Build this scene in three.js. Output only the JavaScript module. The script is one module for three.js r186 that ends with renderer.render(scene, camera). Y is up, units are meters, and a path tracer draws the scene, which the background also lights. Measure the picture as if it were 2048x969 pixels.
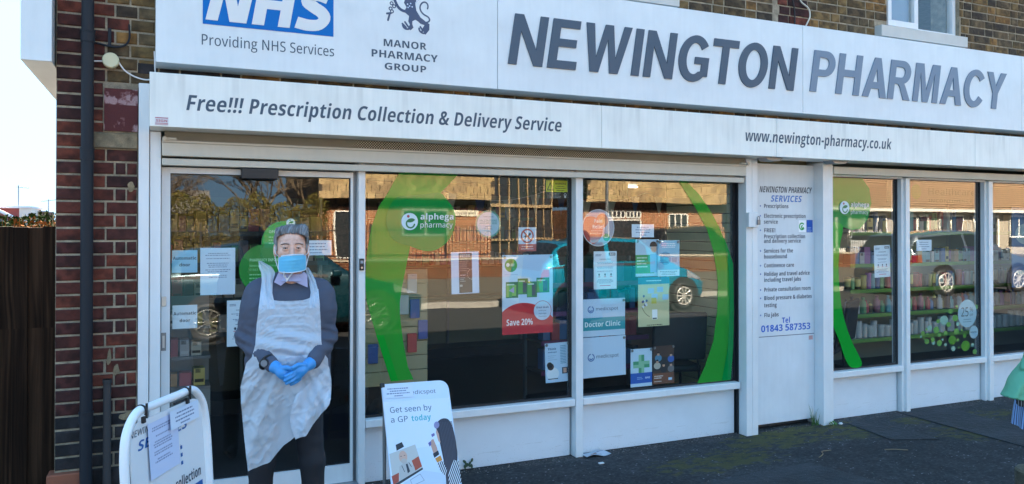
import * as THREE from 'three';
import { mergeGeometries, mergeVertices, toCreasedNormals } from 'three/addons/utils/BufferGeometryUtils.js';
import { RoundedBoxGeometry } from 'three/addons/geometries/RoundedBoxGeometry.js';
import { FontLoader } from 'three/addons/loaders/FontLoader.js';

// ---------- camera, sky, sun, exposure ----------
const scene = new THREE.Scene();
const camera = new THREE.PerspectiveCamera(34.82, 2048 / 969, 0.1, 400);
camera.position.set(0, 1.66, 5.0);
{
  const yaw = THREE.MathUtils.degToRad(24.024), pitch = THREE.MathUtils.degToRad(0.4587);
  camera.lookAt(Math.sin(yaw) * Math.cos(pitch), 1.66 + Math.sin(pitch), 5.0 - Math.cos(yaw) * Math.cos(pitch));
}
camera.setViewOffset(2048, 969, 0, 39, 2048, 969);      // the photograph is cropped off centre

const renderer = new THREE.WebGLRenderer({ antialias: true });
renderer.toneMapping = THREE.LinearToneMapping;
renderer.toneMappingExposure = 11.7;
renderer.shadowMap.enabled = true;

const SUN = new THREE.Vector3(-0.06, Math.sin(0.66), -Math.cos(0.66)).normalize();
{
  const W = 512, H = 256, data = new Float32Array(W * H * 4), s = SUN;
  const zen = [0.036, 0.083, 0.155], hor = [0.086, 0.145, 0.195];
  for (let r = 0; r < H; r++) for (let c = 0; c < W; c++) {
    const up = ((r + 0.5) / H - 0.5) * Math.PI, az = ((c + 0.5) / W - 0.5) * 2 * Math.PI;
    const x = Math.cos(az) * Math.cos(up), y = Math.sin(up), z = Math.sin(az) * Math.cos(up);
    const k = Math.pow(Math.max(0, y), 0.42), ang = Math.acos(Math.min(1, Math.max(-1, x * s.x + y * s.y + z * s.z)));
    const glow = 0.05 * Math.exp(-ang / 0.30) + 0.012 * Math.exp(-ang / 1.2), o = (r * W + c) * 4;
    for (let i = 0; i < 3; i++) data[o + i] = hor[i] + (zen[i] - hor[i]) * k + glow * [1, 0.96, 0.88][i];
    data[o + 3] = 1;
  }
  const t = new THREE.DataTexture(data, W, H, THREE.RGBAFormat, THREE.FloatType);
  t.mapping = THREE.EquirectangularReflectionMapping; t.magFilter = THREE.LinearFilter; t.needsUpdate = true;
  scene.background = t; scene.environment = t;
}
const sun = new THREE.DirectionalLight(new THREE.Color(1, 0.88, 0.70), 5);
sun.position.copy(SUN).multiplyScalar(60).add(new THREE.Vector3(8, 0, 8)); sun.target.position.set(8, 0, 8);
sun.castShadow = true; sun.shadow.mapSize.set(4096, 4096);
Object.assign(sun.shadow.camera, { left: -50, right: 50, top: 50, bottom: -50, near: 1, far: 160 });
scene.add(sun, sun.target);

// ---------- helpers ----------
let seed = 12345;
const rnd = () => { seed = (seed * 1664525 + 1013904223) >>> 0; return seed / 4294967296; };
const rr = (a, b) => a + (b - a) * rnd();
const V = (x, y, z) => new THREE.Vector3(x, y, z);
const C = (r, g, b) => new THREE.Color().setRGB(r, g, b);
const used = new Map();
function numbered(n) { const k = (used.get(n) || 0); used.set(n, k + 1); return k ? n + '_' + String(k).padStart(3, '0') : n; }
function std(color, roughness = 0.6, o = {}) { return new THREE.MeshStandardMaterial({ color, roughness, ...o }); }
function phys(color, roughness = 0.6, o = {}) { return new THREE.MeshPhysicalMaterial({ color, roughness, ...o }); }
const clean = g => { g = g.index ? g.toNonIndexed() : g; if (!g.attributes.normal) g.computeVertexNormals(); if (!g.attributes.uv) g.setAttribute('uv', new THREE.BufferAttribute(new Float32Array(g.attributes.position.count * 2), 2)); for (const k of Object.keys(g.attributes)) if (!['position', 'normal', 'uv', 'color'].includes(k)) g.deleteAttribute(k); return g; };
const merge = gs => gs.length === 1 ? gs[0] : mergeGeometries(gs.map(clean));
// a box by its limits, its uv in metres
function bx(x0, x1, y0, y1, z0, z1) {
  const w = x1 - x0, h = y1 - y0, d = z1 - z0, g = new THREE.BoxGeometry(w, h, d), uv = g.attributes.uv, n = g.attributes.normal, p = g.attributes.position;
  for (let i = 0; i < uv.count; i++) {
    const ax = Math.abs(n.getX(i)), ay = Math.abs(n.getY(i));
    uv.setXY(i, ax > 0.5 ? p.getZ(i) + z0 : p.getX(i) + x0, ay > 0.5 ? p.getZ(i) + z0 : p.getY(i) + y0);
  }
  return g.translate((x0 + x1) / 2, (y0 + y1) / 2, (z0 + z1) / 2);
}
function rb(x0, x1, y0, y1, z0, z1, r = 0.004, seg = 1) {
  r = Math.min(r, (x1 - x0) / 2.2, (y1 - y0) / 2.2, (z1 - z0) / 2.2);
  const g = new RoundedBoxGeometry(x1 - x0, y1 - y0, z1 - z0, seg, r).translate((x0 + x1) / 2, (y0 + y1) / 2, (z0 + z1) / 2), p = g.attributes.position, n = g.attributes.normal, uv = g.attributes.uv;
  for (let i = 0; i < uv.count; i++) { const ax = Math.abs(n.getX(i)), ay = Math.abs(n.getY(i)); uv.setXY(i, ax > 0.7 ? p.getZ(i) : p.getX(i), ay > 0.7 ? p.getZ(i) : p.getY(i)); }
  return g;
}
function cyl(r0, r1, h, x, y, z, seg = 16, axis = 'y') {
  const g = new THREE.CylinderGeometry(r1, r0, h, seg);
  if (axis === 'x') g.rotateZ(-Math.PI / 2); if (axis === 'z') g.rotateX(Math.PI / 2);
  return g.translate(x, y, z);
}
function tube(pts, r, seg = 24, rad = 6, closed = false) { return new THREE.TubeGeometry(new THREE.CatmullRomCurve3(pts.map(p => V(...p)), closed, 'centripetal'), seg, r, rad, closed); }
function bar(a, b, r0, r1 = r0, seg = 6) {
  const A = V(...a), B = V(...b), L = A.distanceTo(B), g = new THREE.CylinderGeometry(r1, r0, L, seg).translate(0, L / 2, 0);
  return g.applyQuaternion(new THREE.Quaternion().setFromUnitVectors(V(0, 1, 0), B.clone().sub(A).normalize())).translate(...a);
}
function poly(pts, z = 0, depth = 0) {
  const s = new THREE.Shape(pts.map(p => new THREE.Vector2(p[0], p[1])));
  const g = depth ? new THREE.ExtrudeGeometry(s, { depth, bevelEnabled: false }) : new THREE.ShapeGeometry(s);
  return g.translate(0, 0, z);
}
function smoothPoly(pts, z = 0, n = 80) { const c = new THREE.CatmullRomCurve3(pts.map(p => V(p[0], p[1], 0)), true, 'centripetal'); return poly(c.getPoints(n).slice(0, -1).map(p => [p.x, p.y]), z); }
function part(name, parent, geos, mat) {
  const m = new THREE.Mesh(Array.isArray(geos) ? merge(geos) : geos, mat);
  m.name = numbered(name); m.castShadow = m.receiveShadow = true; parent.add(m); return m;
}
function tag(o, label, category, group, kind) { Object.assign(o.userData, { label, category }); if (group) o.userData.group = group; if (kind) o.userData.kind = kind; return o; }
function thing(name, label, category, pos = [0, 0, 0], turn = 0, group) {
  const o = new THREE.Group(); o.name = numbered(name); o.position.set(...pos); o.rotation.y = turn; scene.add(o); return tag(o, label, category, group);
}
function solo(name, label, category, geos, mat, group) { return tag(part(name, scene, geos, mat), label, category, group); }
function struct(name, geos, mat) { const m = part(name, scene, geos, mat); m.userData.kind = 'structure'; return m; }
function copyOf(o, name, label) { const c = o.clone(); c.name = numbered(name); c.userData = { ...o.userData }; if (label) c.userData.label = label; scene.add(c); return c; }

// ---------- textures ----------
function hash(x, y) { let h = Math.imul(x | 0, 374761393) + Math.imul(y | 0, 668265263); h = Math.imul(h ^ (h >>> 13), 1274126177); return ((h ^ (h >>> 16)) >>> 0) / 4294967296; }
function vnoise(x, y, per) { const xi = Math.floor(x), yi = Math.floor(y), fx = x - xi, fy = y - yi, u = fx * fx * (3 - 2 * fx), v = fy * fy * (3 - 2 * fy), m = a => ((a % per) + per) % per;
  const a = hash(m(xi), m(yi)), b = hash(m(xi + 1), m(yi)), c = hash(m(xi), m(yi + 1)), d = hash(m(xi + 1), m(yi + 1)); return a + (b - a) * u + (c - a) * v + (a - b - c + d) * u * v; }
function fbm(x, y, per, oct = 4) { let s = 0, a = 0.5, t = 0; for (let i = 0; i < oct; i++) { s += a * vnoise(x, y, per); t += a; x *= 2; y *= 2; per *= 2; a *= 0.5; } return s / t; }
function dtex(n, f, srgb = true, rep) {
  const d = new Uint8Array(n * n * 4);
  for (let y = 0; y < n; y++) for (let x = 0; x < n; x++) { const c = f(x / n, y / n, x, y), o = (y * n + x) * 4; for (let i = 0; i < 3; i++) d[o + i] = Math.max(0, Math.min(255, c[i] * 255)); d[o + 3] = 255; }
  const t = new THREE.DataTexture(d, n, n); t.magFilter = THREE.LinearFilter; t.wrapS = t.wrapT = THREE.RepeatWrapping; if (srgb) t.colorSpace = THREE.SRGBColorSpace; if (rep) t.repeat.set(rep[0], rep[1]); t.needsUpdate = true; return t;
}
function canvasTex(w, h, draw, alpha = false) {
  const c = document.createElement('canvas'); c.width = w; c.height = h; const x = c.getContext('2d');
  if (!alpha) { x.fillStyle = '#fff'; x.fillRect(0, 0, w, h); }
  draw(x, w, h); const t = new THREE.CanvasTexture(c); t.colorSpace = THREE.SRGBColorSpace; return t;
}
// text squeezed to a given width: (x, baseline y, height of capitals, width)
function txt(x, s, px, py, cap, width, o = {}) {
  x.save(); const size = cap / 0.714; x.font = (o.bold ? 'bold ' : '') + size + 'px ' + (o.font || 'sans-serif'); x.fillStyle = o.color || '#333';
  const m = x.measureText(s).width || 1, k = width ? width / m : (o.k || 1);
  x.translate(px, py); if (o.rot) x.rotate(o.rot); x.transform(k, 0, -(o.slant || 0), 1, 0, 0); x.textAlign = o.align || 'left'; x.fillText(s, 0, 0); x.restore();
}
// rows of unreadable small print: short dark dashes, word by word
function rows(x, px, py, w, n, step, th, color, center = true) { x.fillStyle = color; for (let i = 0; i < n; i++) { const L = w * rr(0.6, 1), x0 = center ? px + (w - L) / 2 : px; let c = x0; while (c < x0 + L) { const k = w * rr(0.03, 0.11); x.fillRect(c, py + i * step, Math.min(k, x0 + L - c), th); c += k + w * 0.02; } } }

const grime = dtex(512, (u, v) => { const a = fbm(u * 6, v * 6, 6, 5), b = fbm(u * 40, v * 5, 40, 3), k = 0.945 + 0.065 * a + 0.025 * (b - 0.5); return [k, k, k * 0.995]; });
const streaks = dtex(512, (u, v) => { const a = fbm(u * 5, v * 4, 5, 4), b = fbm(u * 60, v * 3, 60, 3), c = fbm(u * 14 + 3, v * 2, 14, 3), k = 0.90 + 0.09 * a + 0.045 * (b - 0.5) + (c > .66 ? (.66 - c) * .35 : 0); return [k, k, k * 0.98]; });
// scuffs and splash marks low on the panels under the windows (one metre wide, 0.37 m high)
const splash = dtex(512, (u, v, x, y) => { const a = fbm(u * 6, v * 3, 6, 5), n = hash(x >> 1, y >> 1), m = fbm(u * 9, v * 30, 9, 3), low = Math.max(0, 1 - v * 2.2), d = (n > 1 - .02 * low * low * (m > .5 ? 2.4 : .4) ? .22 : 0) + (m > .74 && a > .55 && v < .4 ? .05 : 0); const k = .95 + .05 * a - d; return [k, k * (1 - d * .1), k * (1 - d * .25)]; });
splash.repeat.set(1, 2.7);
const speck = dtex(256, (u, v) => { const a = fbm(u * 24, v * 24, 24, 3), k = 0.55 + 0.6 * a; return [k, k, k]; }, false);
const fineBump = dtex(256, (u, v) => { const k = fbm(u * 32, v * 32, 32, 4); return [k, k, k]; }, false);
const brickTex = dtex(512, (u, v, x, y) => { const a = fbm(u * 10, v * 10, 10, 5), b = hash(x, y), c = fbm(u * 3 + 5, v * 3, 3, 3); let k = 0.45 + 0.75 * a + (b - 0.5) * 0.16; const pale = c > 0.62 ? (c - 0.62) * 1.6 : 0; return [k + pale, k * 0.98 + pale, k * 0.95 + pale]; });
brickTex.repeat.set(2, 2);
const brickBump = dtex(256, (u, v, x, y) => { const k = fbm(u * 14, v * 14, 14, 4) * 0.8 + hash(x, y) * 0.2; return [k, k, k]; }, false); brickBump.repeat.set(3, 3);
const mortarTex = dtex(256, (u, v, x, y) => { const k = 0.6 + 0.35 * fbm(u * 12, v * 12, 12, 4) + (hash(x, y) - 0.5) * 0.2; return [k, k * 0.95, k * 0.86]; }); mortarTex.repeat.set(2, 2);

const wave = dtex(192, (u, v) => { const k = fbm(u * 3, v * 3, 3, 2); return [k, k, k]; }, false);
const M = {
  whiteFrame: std(C(0.80, 0.81, 0.82), 0.35, { map: grime }),
  panelWhite: std(C(0.74, 0.78, 0.82), 0.5, { map: grime }),
  signWhite: phys(C(0.74, 0.78, 0.80), 0.28, { map: grime }),
  cream: std(C(0.62, 0.58, 0.50), 0.5, { map: grime }),
  gasket: std(C(0.012, 0.013, 0.016), 0.55),
  black: std(C(0.012, 0.012, 0.014), 0.45),
  greyMetal: std(C(0.22, 0.23, 0.24), 0.4, { metalness: 0.6 }),
  steel: std(C(0.55, 0.55, 0.55), 0.3, { metalness: 1 }),
  letterDark: std(C(0.045, 0.078, 0.118), 0.45),
  letterGrey: std(C(0.155, 0.215, 0.29), 0.45),
  vinylDark: std(C(0.035, 0.05, 0.075), 0.4),
  vinylBlue: std(C(0.008, 0.10, 0.36), 0.4),
  glass: phys(C(0.93, 0.96, 0.94), 0.0, { transmission: 1, thickness: 0, ior: 1.85, bumpMap: wave, bumpScale: 0.0008 }),
  mortar: std(C(0.52, 0.48, 0.42), 0.95, { map: mortarTex, bumpMap: fineBump, bumpScale: 0.004 }),
  iron: phys(C(0.017, 0.020, 0.026), 0.6, { bumpMap: fineBump, bumpScale: 0.0006, specularIntensity: .5 }),
  paper: std(C(0.78, 0.80, 0.83), 0.6),
};
const pane = (x0, x1, y0, y1, z, parent) => { const m = part('pane', parent, new THREE.PlaneGeometry(x1 - x0, y1 - y0).translate((x0 + x1) / 2, (y0 + y1) / 2, z), M.glass); return m; };

// lettering as flat or raised shapes
const font = await new FontLoader().loadAsync('fonts/droid/droid_sans_bold.typeface.json');
const fontR = await new FontLoader().loadAsync('fonts/droid/droid_sans_regular.typeface.json');
function glyphs(s, F = font) {
  const k = 1 / F.data.resolution; let x = 0; const out = [];
  for (const ch of s) { const gl = F.data.glyphs[ch] || F.data.glyphs['?']; if (ch !== ' ') out.push([ch, x, F.generateShapes(ch, 1)]); x += gl.ha * k * (out.scale || 1); }
  return [out, x];
}
const CAP = (() => { const g = new THREE.ShapeGeometry(font.generateShapes('H', 1)); g.computeBoundingBox(); return g.boundingBox.max.y; })();
// every letter's geometry of a line set between x0 and x1 on the baseline y, capitals h tall, leaning by slant
function lettersOf(s, x0, x1, y, h, z, slant = 0, depth = 0, F = font, curve = 5) {
  const [gs] = glyphs(s, F), geos = gs.map(([ch, gx, sh]) => { const g = depth ? new THREE.ExtrudeGeometry(sh, { depth, bevelEnabled: false, curveSegments: curve }) : new THREE.ShapeGeometry(sh, curve); return g.translate(gx, 0, 0); });
  const k = h / CAP, m = new THREE.Matrix4().set(1, slant, 0, 0, 0, 1, 0, 0, 0, 0, 1, 0, 0, 0, 0, 1);
  let lo = 1e9, hi = -1e9;
  for (const g of geos) { g.scale(k, k, 1).applyMatrix4(m); g.computeBoundingBox(); lo = Math.min(lo, g.boundingBox.min.x); hi = Math.max(hi, g.boundingBox.max.x); }
  const w = (x1 - x0) / (hi - lo);
  for (const g of geos) { g.translate(-lo, 0, 0).scale(w, 1, 1).translate(x0, y, z); g.computeVertexNormals(); }
  return geos;
}

// capitals drawn after the sign's plain bold grotesque: outline of each on a unit cap height
const GROT = (() => {
  const S = (pts, holes = []) => { const s = new THREE.Shape(pts.map(p => new THREE.Vector2(...p))); s.holes = holes.map(h => new THREE.Path(h.map(p => new THREE.Vector2(...p)))); return s; };
  const arc = (cx, cy, rx, ry, a0, a1, n = 18) => Array.from({ length: n + 1 }, (_, i) => { const a = (a0 + (a1 - a0) * i / n) * Math.PI / 180; return [cx + rx * Math.cos(a), cy + ry * Math.sin(a)]; });
  return {
    N: [.78, S([[0, 0], [0, 1], [.2, 1], [.59, .32], [.59, 1], [.78, 1], [.78, 0], [.58, 0], [.19, .67], [.19, 0]])],
    E: [.68, S([[0, 0], [0, 1], [.66, 1], [.66, .835], [.2, .835], [.2, .605], [.62, .605], [.62, .445], [.2, .445], [.2, .165], [.68, .165], [.68, 0]])],
    W: [1.16, S([[0, 1], [.2, 1], [.335, .30], [.48, 1], [.68, 1], [.825, .30], [.96, 1], [1.16, 1], [.93, 0], [.72, 0], [.58, .70], [.44, 0], [.23, 0]])],
    I: [.2, S([[0, 0], [0, 1], [.2, 1], [.2, 0]])], T: [.74, S([[0, 1], [.74, 1], [.74, .83], [.47, .83], [.47, 0], [.27, 0], [.27, .83], [0, .83]])],
    H: [.78, S([[0, 0], [0, 1], [.2, 1], [.2, .61], [.58, .61], [.58, 1], [.78, 1], [.78, 0], [.58, 0], [.58, .44], [.2, .44], [.2, 0]])],
    A: [.83, S([[0, 0], [.31, 1], [.52, 1], [.83, 0], [.61, 0], [.545, .22], [.275, .22], [.21, 0]], [[[.325, .385], [.495, .385], [.41, .72]]])],
    M: [.92, S([[0, 0], [0, 1], [.29, 1], [.46, .3], [.63, 1], [.92, 1], [.92, 0], [.73, 0], [.73, .78], [.555, 0], [.365, 0], [.19, .78], [.19, 0]])],
    Y: [.8, S([[0, 1], [.23, 1], [.4, .62], [.57, 1], [.8, 1], [.5, .42], [.5, 0], [.3, 0], [.3, .42]])],
    O: [.87, S(arc(.435, .5, .435, .515, 0, 355, 40), [arc(.435, .5, .225, .345, 0, 355, 32)])],
    C: [.82, S([...arc(.43, .5, .43, .515, 36, 324, 36), ...arc(.43, .5, .225, .345, 324, 36, 30)])],
    G: [.86, S([...arc(.435, .5, .435, .515, 36, 312, 36), [.84, .12], [.84, .54], [.45, .54], [.45, .385], [.645, .385], [.645, .235], ...arc(.435, .5, .225, .345, 305, 36, 30)])],
    P: [.72, S([[0, 0], [0, 1], ...arc(.40, .69, .32, .31, 90, -90, 16), [.2, .38], [.2, 0]], [[[.2, .835], ...arc(.39, .69, .125, .145, 90, -90, 12), [.2, .545]]])],
    R: [.80, S([[0, 0], [0, 1], ...arc(.43, .70, .32, .30, 90, -70, 16), [.60, .34], [.80, 0], [.57, 0], [.40, .32], [.34, .39], [.2, .40], [.2, 0]], [[[.2, .835], ...arc(.42, .70, .125, .135, 90, -90, 12), [.2, .565]]])],
  };
})();
function grotesque(s, x0, x1, y, h, z, slant, depth, gap = 0.115) {
  let x = 0; const put = []; for (const ch of s) { const [w, sh] = GROT[ch]; put.push([x, sh]); x += w + gap - ('ATY'.includes(ch) ? .06 : ch === 'C' || ch === 'G' ? .05 : 0); }
  const W = x - gap + slant, k = (x1 - x0) / W, m = new THREE.Matrix4().set(k, k * slant, 0, x0, 0, h, 0, y, 0, 0, 1, z, 0, 0, 0, 1);
  return put.map(([gx, sh]) => { const g = new THREE.ExtrudeGeometry(sh, { depth, bevelEnabled: false }).translate(gx, 0, 0).applyMatrix4(m); g.computeVertexNormals(); return g; });
}

// ---------- the pharmacy building ----------
const brickGeo = new Map();
function brickShape(w, h, d = 0.012, v = 0) {
  const key = [Math.round(w * 200), Math.round(h * 250), d, v].join();
  if (brickGeo.has(key)) return brickGeo.get(key);
  const c = 0.005, j = () => rr(-0.0025, 0.0025), P = [];
  const ring = (i, z) => [[-w / 2 + i, -h / 2 + i, z], [w / 2 - i, -h / 2 + i, z], [w / 2 - i, h / 2 - i, z], [-w / 2 + i, h / 2 - i, z]].map(p => [p[0] + (i ? j() : 0), p[1] + (i ? j() : 0), z + (i ? j() * 0.6 : 0)]);
  const A = ring(0, 0), B = ring(0, d - c), F = ring(c, d), quad = (a, b, q, e) => P.push(a, b, q, a, q, e);
  for (let i = 0; i < 4; i++) { const n = (i + 1) % 4; quad(A[i], A[n], B[n], B[i]); quad(B[i], B[n], F[n], F[i]); }
  quad(...F);
  const g = new THREE.BufferGeometry(), pos = new Float32Array(P.flat()), uv = new Float32Array(P.length * 2), ou = rnd(), ov = rnd();
  for (let i = 0; i < P.length; i++) { uv[i * 2] = P[i][0] + ou; uv[i * 2 + 1] = P[i][1] + ov; }
  g.setAttribute('position', new THREE.BufferAttribute(pos, 3)); g.setAttribute('uv', new THREE.BufferAttribute(uv, 2)); g.computeVertexNormals();
  brickGeo.set(key, g); return g;
}
const bm = (r, g, b) => std(C(r, g, b), 0.92, { map: brickTex, bumpMap: brickBump, bumpScale: 0.004 });
const RED = [bm(.098, .025, .018), bm(.072, .020, .017), bm(.135, .034, .022), bm(.055, .018, .017), bm(.088, .026, .021), bm(.17, .042, .024)];
const STOCK = [bm(.18, .118, .046), bm(.135, .088, .038), bm(.23, .145, .055), bm(.11, .076, .040), bm(.155, .11, .058), bm(.28, .15, .045), bm(.08, .058, .037)];
const SOOT = [bm(.028, .026, .03), bm(.04, .035, .038), bm(.02, .02, .026)];
const pick = a => a[Math.floor(rnd() * a.length) % a.length];

const building = thing('pharmacy_building', 'two storey brick shop building with stock and red bricks behind the pharmacy signs', 'building');
const BZ = 0.096;                                            // face of the mortar
{
  const walls = [bx(-0.565, -0.16, 0, 2.5, -0.2, BZ)];
  const wl = (x0, x1, y0, y1) => walls.push(bx(x0, x1, y0, y1, -0.2, BZ));
  wl(-0.565, 14, 2.5, 3.44); wl(-0.565, 2.57, 3.44, 4.72); wl(3.53, 5.837, 3.44, 4.72); wl(6.79, 14, 3.44, 4.72); wl(-0.565, 14, 4.72, 5.1);
  wl(9.15, 14, 0, 2.5);
  part('wall', building, walls, M.mortar);
  const sideM = std(C(0.12, 0.05, 0.04), 0.9, { map: brickTex });
  part('side_wall', building, [bx(-0.565, -0.35, 0, 5.1, -8, -0.2), bx(13.8, 14, 0, 5.1, -8, -0.2), bx(-0.35, 13.8, 0, 5.1, -8, -7.8)], sideM);
  const tri = new THREE.Shape([[0.42, 5.05], [-4, 8.0], [-8.4, 5.05]].map(p => new THREE.Vector2(...p)));
  part('roof', building, new THREE.ExtrudeGeometry(tri, { depth: 14.8, bevelEnabled: false }).rotateY(-Math.PI / 2).scale(1, 1, 1).translate(14.2, 0, 0), std(C(0.10, 0.055, 0.045), 0.9, { map: brickTex }));
  part('upper_floor', building, bx(-0.35, 13.8, 2.52, 2.7, -7.8, -0.2), M.cream);
}
function brick(x0, x1, y0, y1, mats, proud = 0) {
  const m = new THREE.Mesh(brickShape(x1 - x0, y1 - y0, 0.012, Math.floor(rnd() * 3)), pick(mats));
  m.position.set((x0 + x1) / 2, (y0 + y1) / 2, BZ - 0.006 + proud + rr(-0.0015, 0.002)); m.rotation.z = rr(-0.008, 0.008);
  m.name = numbered('brick'); m.castShadow = m.receiveShadow = true; building.add(m);
}
{
  const c = 0.0745;                                         // a course
  // the red pier at the left end
  for (let k = 0; k < 40; k++) {
    const y0 = 0.33 + k * c, y1 = y0 + c - 0.0115;
    if (y0 > 3.02) break;
    const mats = y0 < 0.6 ? SOOT : RED, even = k % 2 === 0, band = y0 > 2.10 && y0 < 2.205, plaque = y0 > 2.19 && y0 < 2.455;
    if (even) { brick(-0.563, -0.412 + rr(-.004, .004), y0, y1, mats); if (!plaque) brick(-0.402, band ? -0.385 : -0.282, y0, y1, mats); else brick(-0.402, -0.338, y0, y1, mats); }
    else brick(-0.563, (plaque ? -0.338 : band ? -0.385 : -0.327) + rr(-.003, .003), y0, y1, mats);
    if (y0 < 2.10) {
      if (even) { brick(-0.271, -0.222, y0, y1, mats); brick(-0.213, -0.165, y0, y1, mats); } else brick(-0.316, -0.162, y0, y1, mats);
    } else if (y0 > 2.455) {
      const st = k > 31 && k % 3 === 0 ? RED : STOCK;
      if (even) { brick(-0.271, -0.165, y0, y1, st); brick(-0.155, -0.06, y0, y1, STOCK); } else { brick(-0.316, -0.205, y0, y1, st); brick(-0.195, -0.075, y0, y1, STOCK); }
    }
  }
  // the courses that show between the two sign boards
  for (let k = 0; k < 2; k++) { let x = -0.06 - k * 0.1; while (x < 7.9) { const w = rr(0, 1) < 0.35 ? 0.102 : 0.215; brick(x, x + w, 2.472 + k * c, 2.472 + (k + 1) * c - 0.011, x < 0.4 ? SOOT : STOCK); x += w + 0.011; } }
  // the courses above the upper board
  for (let k = 0; k < 10; k++) {
    const y0 = 3.285 + k * c, y1 = y0 + c - 0.0115; let x = 2.9 + (k % 2) * 0.115;
    while (x < 7.95) {
      const head = (Math.round((x - 2.9) / 0.11) % 3 === 0), w = (head ? 0.102 : 0.215) + rr(-.008, .008), x1 = x + w, top = 3.38 + (x - 3.1) * 0.135;
      const red = x > 4.5 && x < 4.8, low = y1 > 3.34 && y0 < 3.45, gaps = low ? [[2.4, 3.56], [5.685, 6.812]] : y0 > 3.42 ? [[2.56, 3.535], [5.832, 6.794]] : [];
      let a = x, b = x1 > 4.53 && x < 4.53 ? 4.525 : x1;
      for (const [g0, g1] of gaps) { if (a < g0 && b > g0) b = g0; else if (a < g1 && b > g1) a = g1; else if (a >= g0 && b <= g1) b = a; }
      if (y0 < top && b - a > .025) brick(a, b, y0, y1, red ? RED : STOCK, red ? 0.004 : 0);
      x = x1 + 0.011;
    }
  }
  part('plinth', building, rb(-0.6, -0.40, 0, 0.318, -0.1, 0.14, 0.01), std(C(0.30, 0.095, 0.05), 0.8, { map: grime }));
  part('plinth', building, rb(-0.40, -0.165, 0, 0.318, -0.1, 0.105, 0.006), SOOT[1]);
  tag(part('stone_band', building, rb(-0.383, -0.158, 2.113, 2.203, 0.05, 0.118, 0.006), std(C(0.36, 0.32, 0.25), 0.9, { map: mortarTex, bumpMap: fineBump, bumpScale: 0.004 })), 'weathered pale stone band across the pier');
  const plq = dtex(256, (u, v, x, y) => { const a = fbm(u * 5, v * 5, 5, 5), w = a > 0.5 && v > 0.12 && v < 0.92 ? Math.min(1, (a - 0.5) * 7) * (0.55 + 0.6 * hash(x, y)) : 0; return [0.34 + 0.34 * w, 0.15 + 0.42 * w, 0.15 + 0.42 * w]; });
  const pl = bx(-0.33, -0.16, 2.212, 2.452, 0.05, 0.112); { const uv = pl.attributes.uv; for (let i = 0; i < uv.count; i++) uv.setXY(i, (uv.getX(i) + 0.33) / 0.17, (uv.getY(i) - 2.212) / 0.24); }
  tag(part('plaque', building, pl, std(C(1, 1, 1), 0.85, { map: plq, bumpMap: fineBump, bumpScale: 0.002 })), 'faded red painted square plaque on the pier');
  const mp = std(C(0.42, 0.36, 0.27), 0.95, { map: mortarTex });
  for (const [x, y, w, h] of [[-0.262, 0.86, .022, .032], [-.205, .60, .04, .022], [-.30, .93, .014, .05], [-.19, 1.90, .022, .03]]) { const e = smoothPoly(Array.from({ length: 9 }, (_, i) => { const a = i * .698, k = rr(.6, 1.25); return [x + Math.cos(a) * w * k, y + Math.sin(a) * h * k]; }), .1085, 40); part('mortar_patch', building, e, mp); }
}
// upper windows
function upperWindow(x0, x1, y0, y1, mid) {
  const w = part('window', building, [bx(x0, x1, y0, y0 + 0.045, 0.0, 0.06), bx(x0, x1, y1 - 0.045, y1, 0.0, 0.06), bx(x0, x0 + 0.03, y0 + 0.045, y1 - 0.045, 0, 0.06), bx(x1 - 0.04, x1, y0 + 0.045, y1 - 0.045, 0, 0.06), bx(mid - 0.025, mid + 0.025, y0 + 0.045, y1 - 0.045, 0, 0.06)], M.whiteFrame);
  part('sash', w, [rb(x0 + 0.03, mid - 0.01, y0 + 0.03, y0 + 0.085, 0.045, 0.085), rb(x0 + 0.03, mid - 0.01, y1 - 0.085, y1 - 0.03, 0.045, 0.085), rb(x0 + 0.03, x0 + 0.075, y0 + 0.085, y1 - 0.085, 0.045, 0.085), rb(mid - 0.055, mid - 0.01, y0 + 0.085, y1 - 0.085, 0.045, 0.085)], M.whiteFrame);
  pane(x0 + 0.07, mid - 0.05, y0 + 0.08, y1 - 0.08, 0.055, w); pane(mid + 0.024, x1 - 0.038, y0 + 0.044, y1 - 0.044, 0.03, w);
  const cur = std(C(0.30, 0.40, 0.55), 0.9);
  part('curtain', w, [bx(x0, mid + 0.22, y0, y1, -0.26, -0.22), bx(mid + 0.2, x1, y0, y1, -0.40, -0.36)], cur);
  part('sill', w, rb(x0 - 0.15, x1 + 0.02, 3.348, 3.446, 0.0, 0.17, 0.005), std(C(0.60, 0.58, 0.54), 0.8, { map: grime }));
  return w;
}
upperWindow(5.84, 6.788, 3.448, 4.715, 6.26);
upperWindow(2.57, 3.53, 3.448, 4.715, 3.0);
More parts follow.
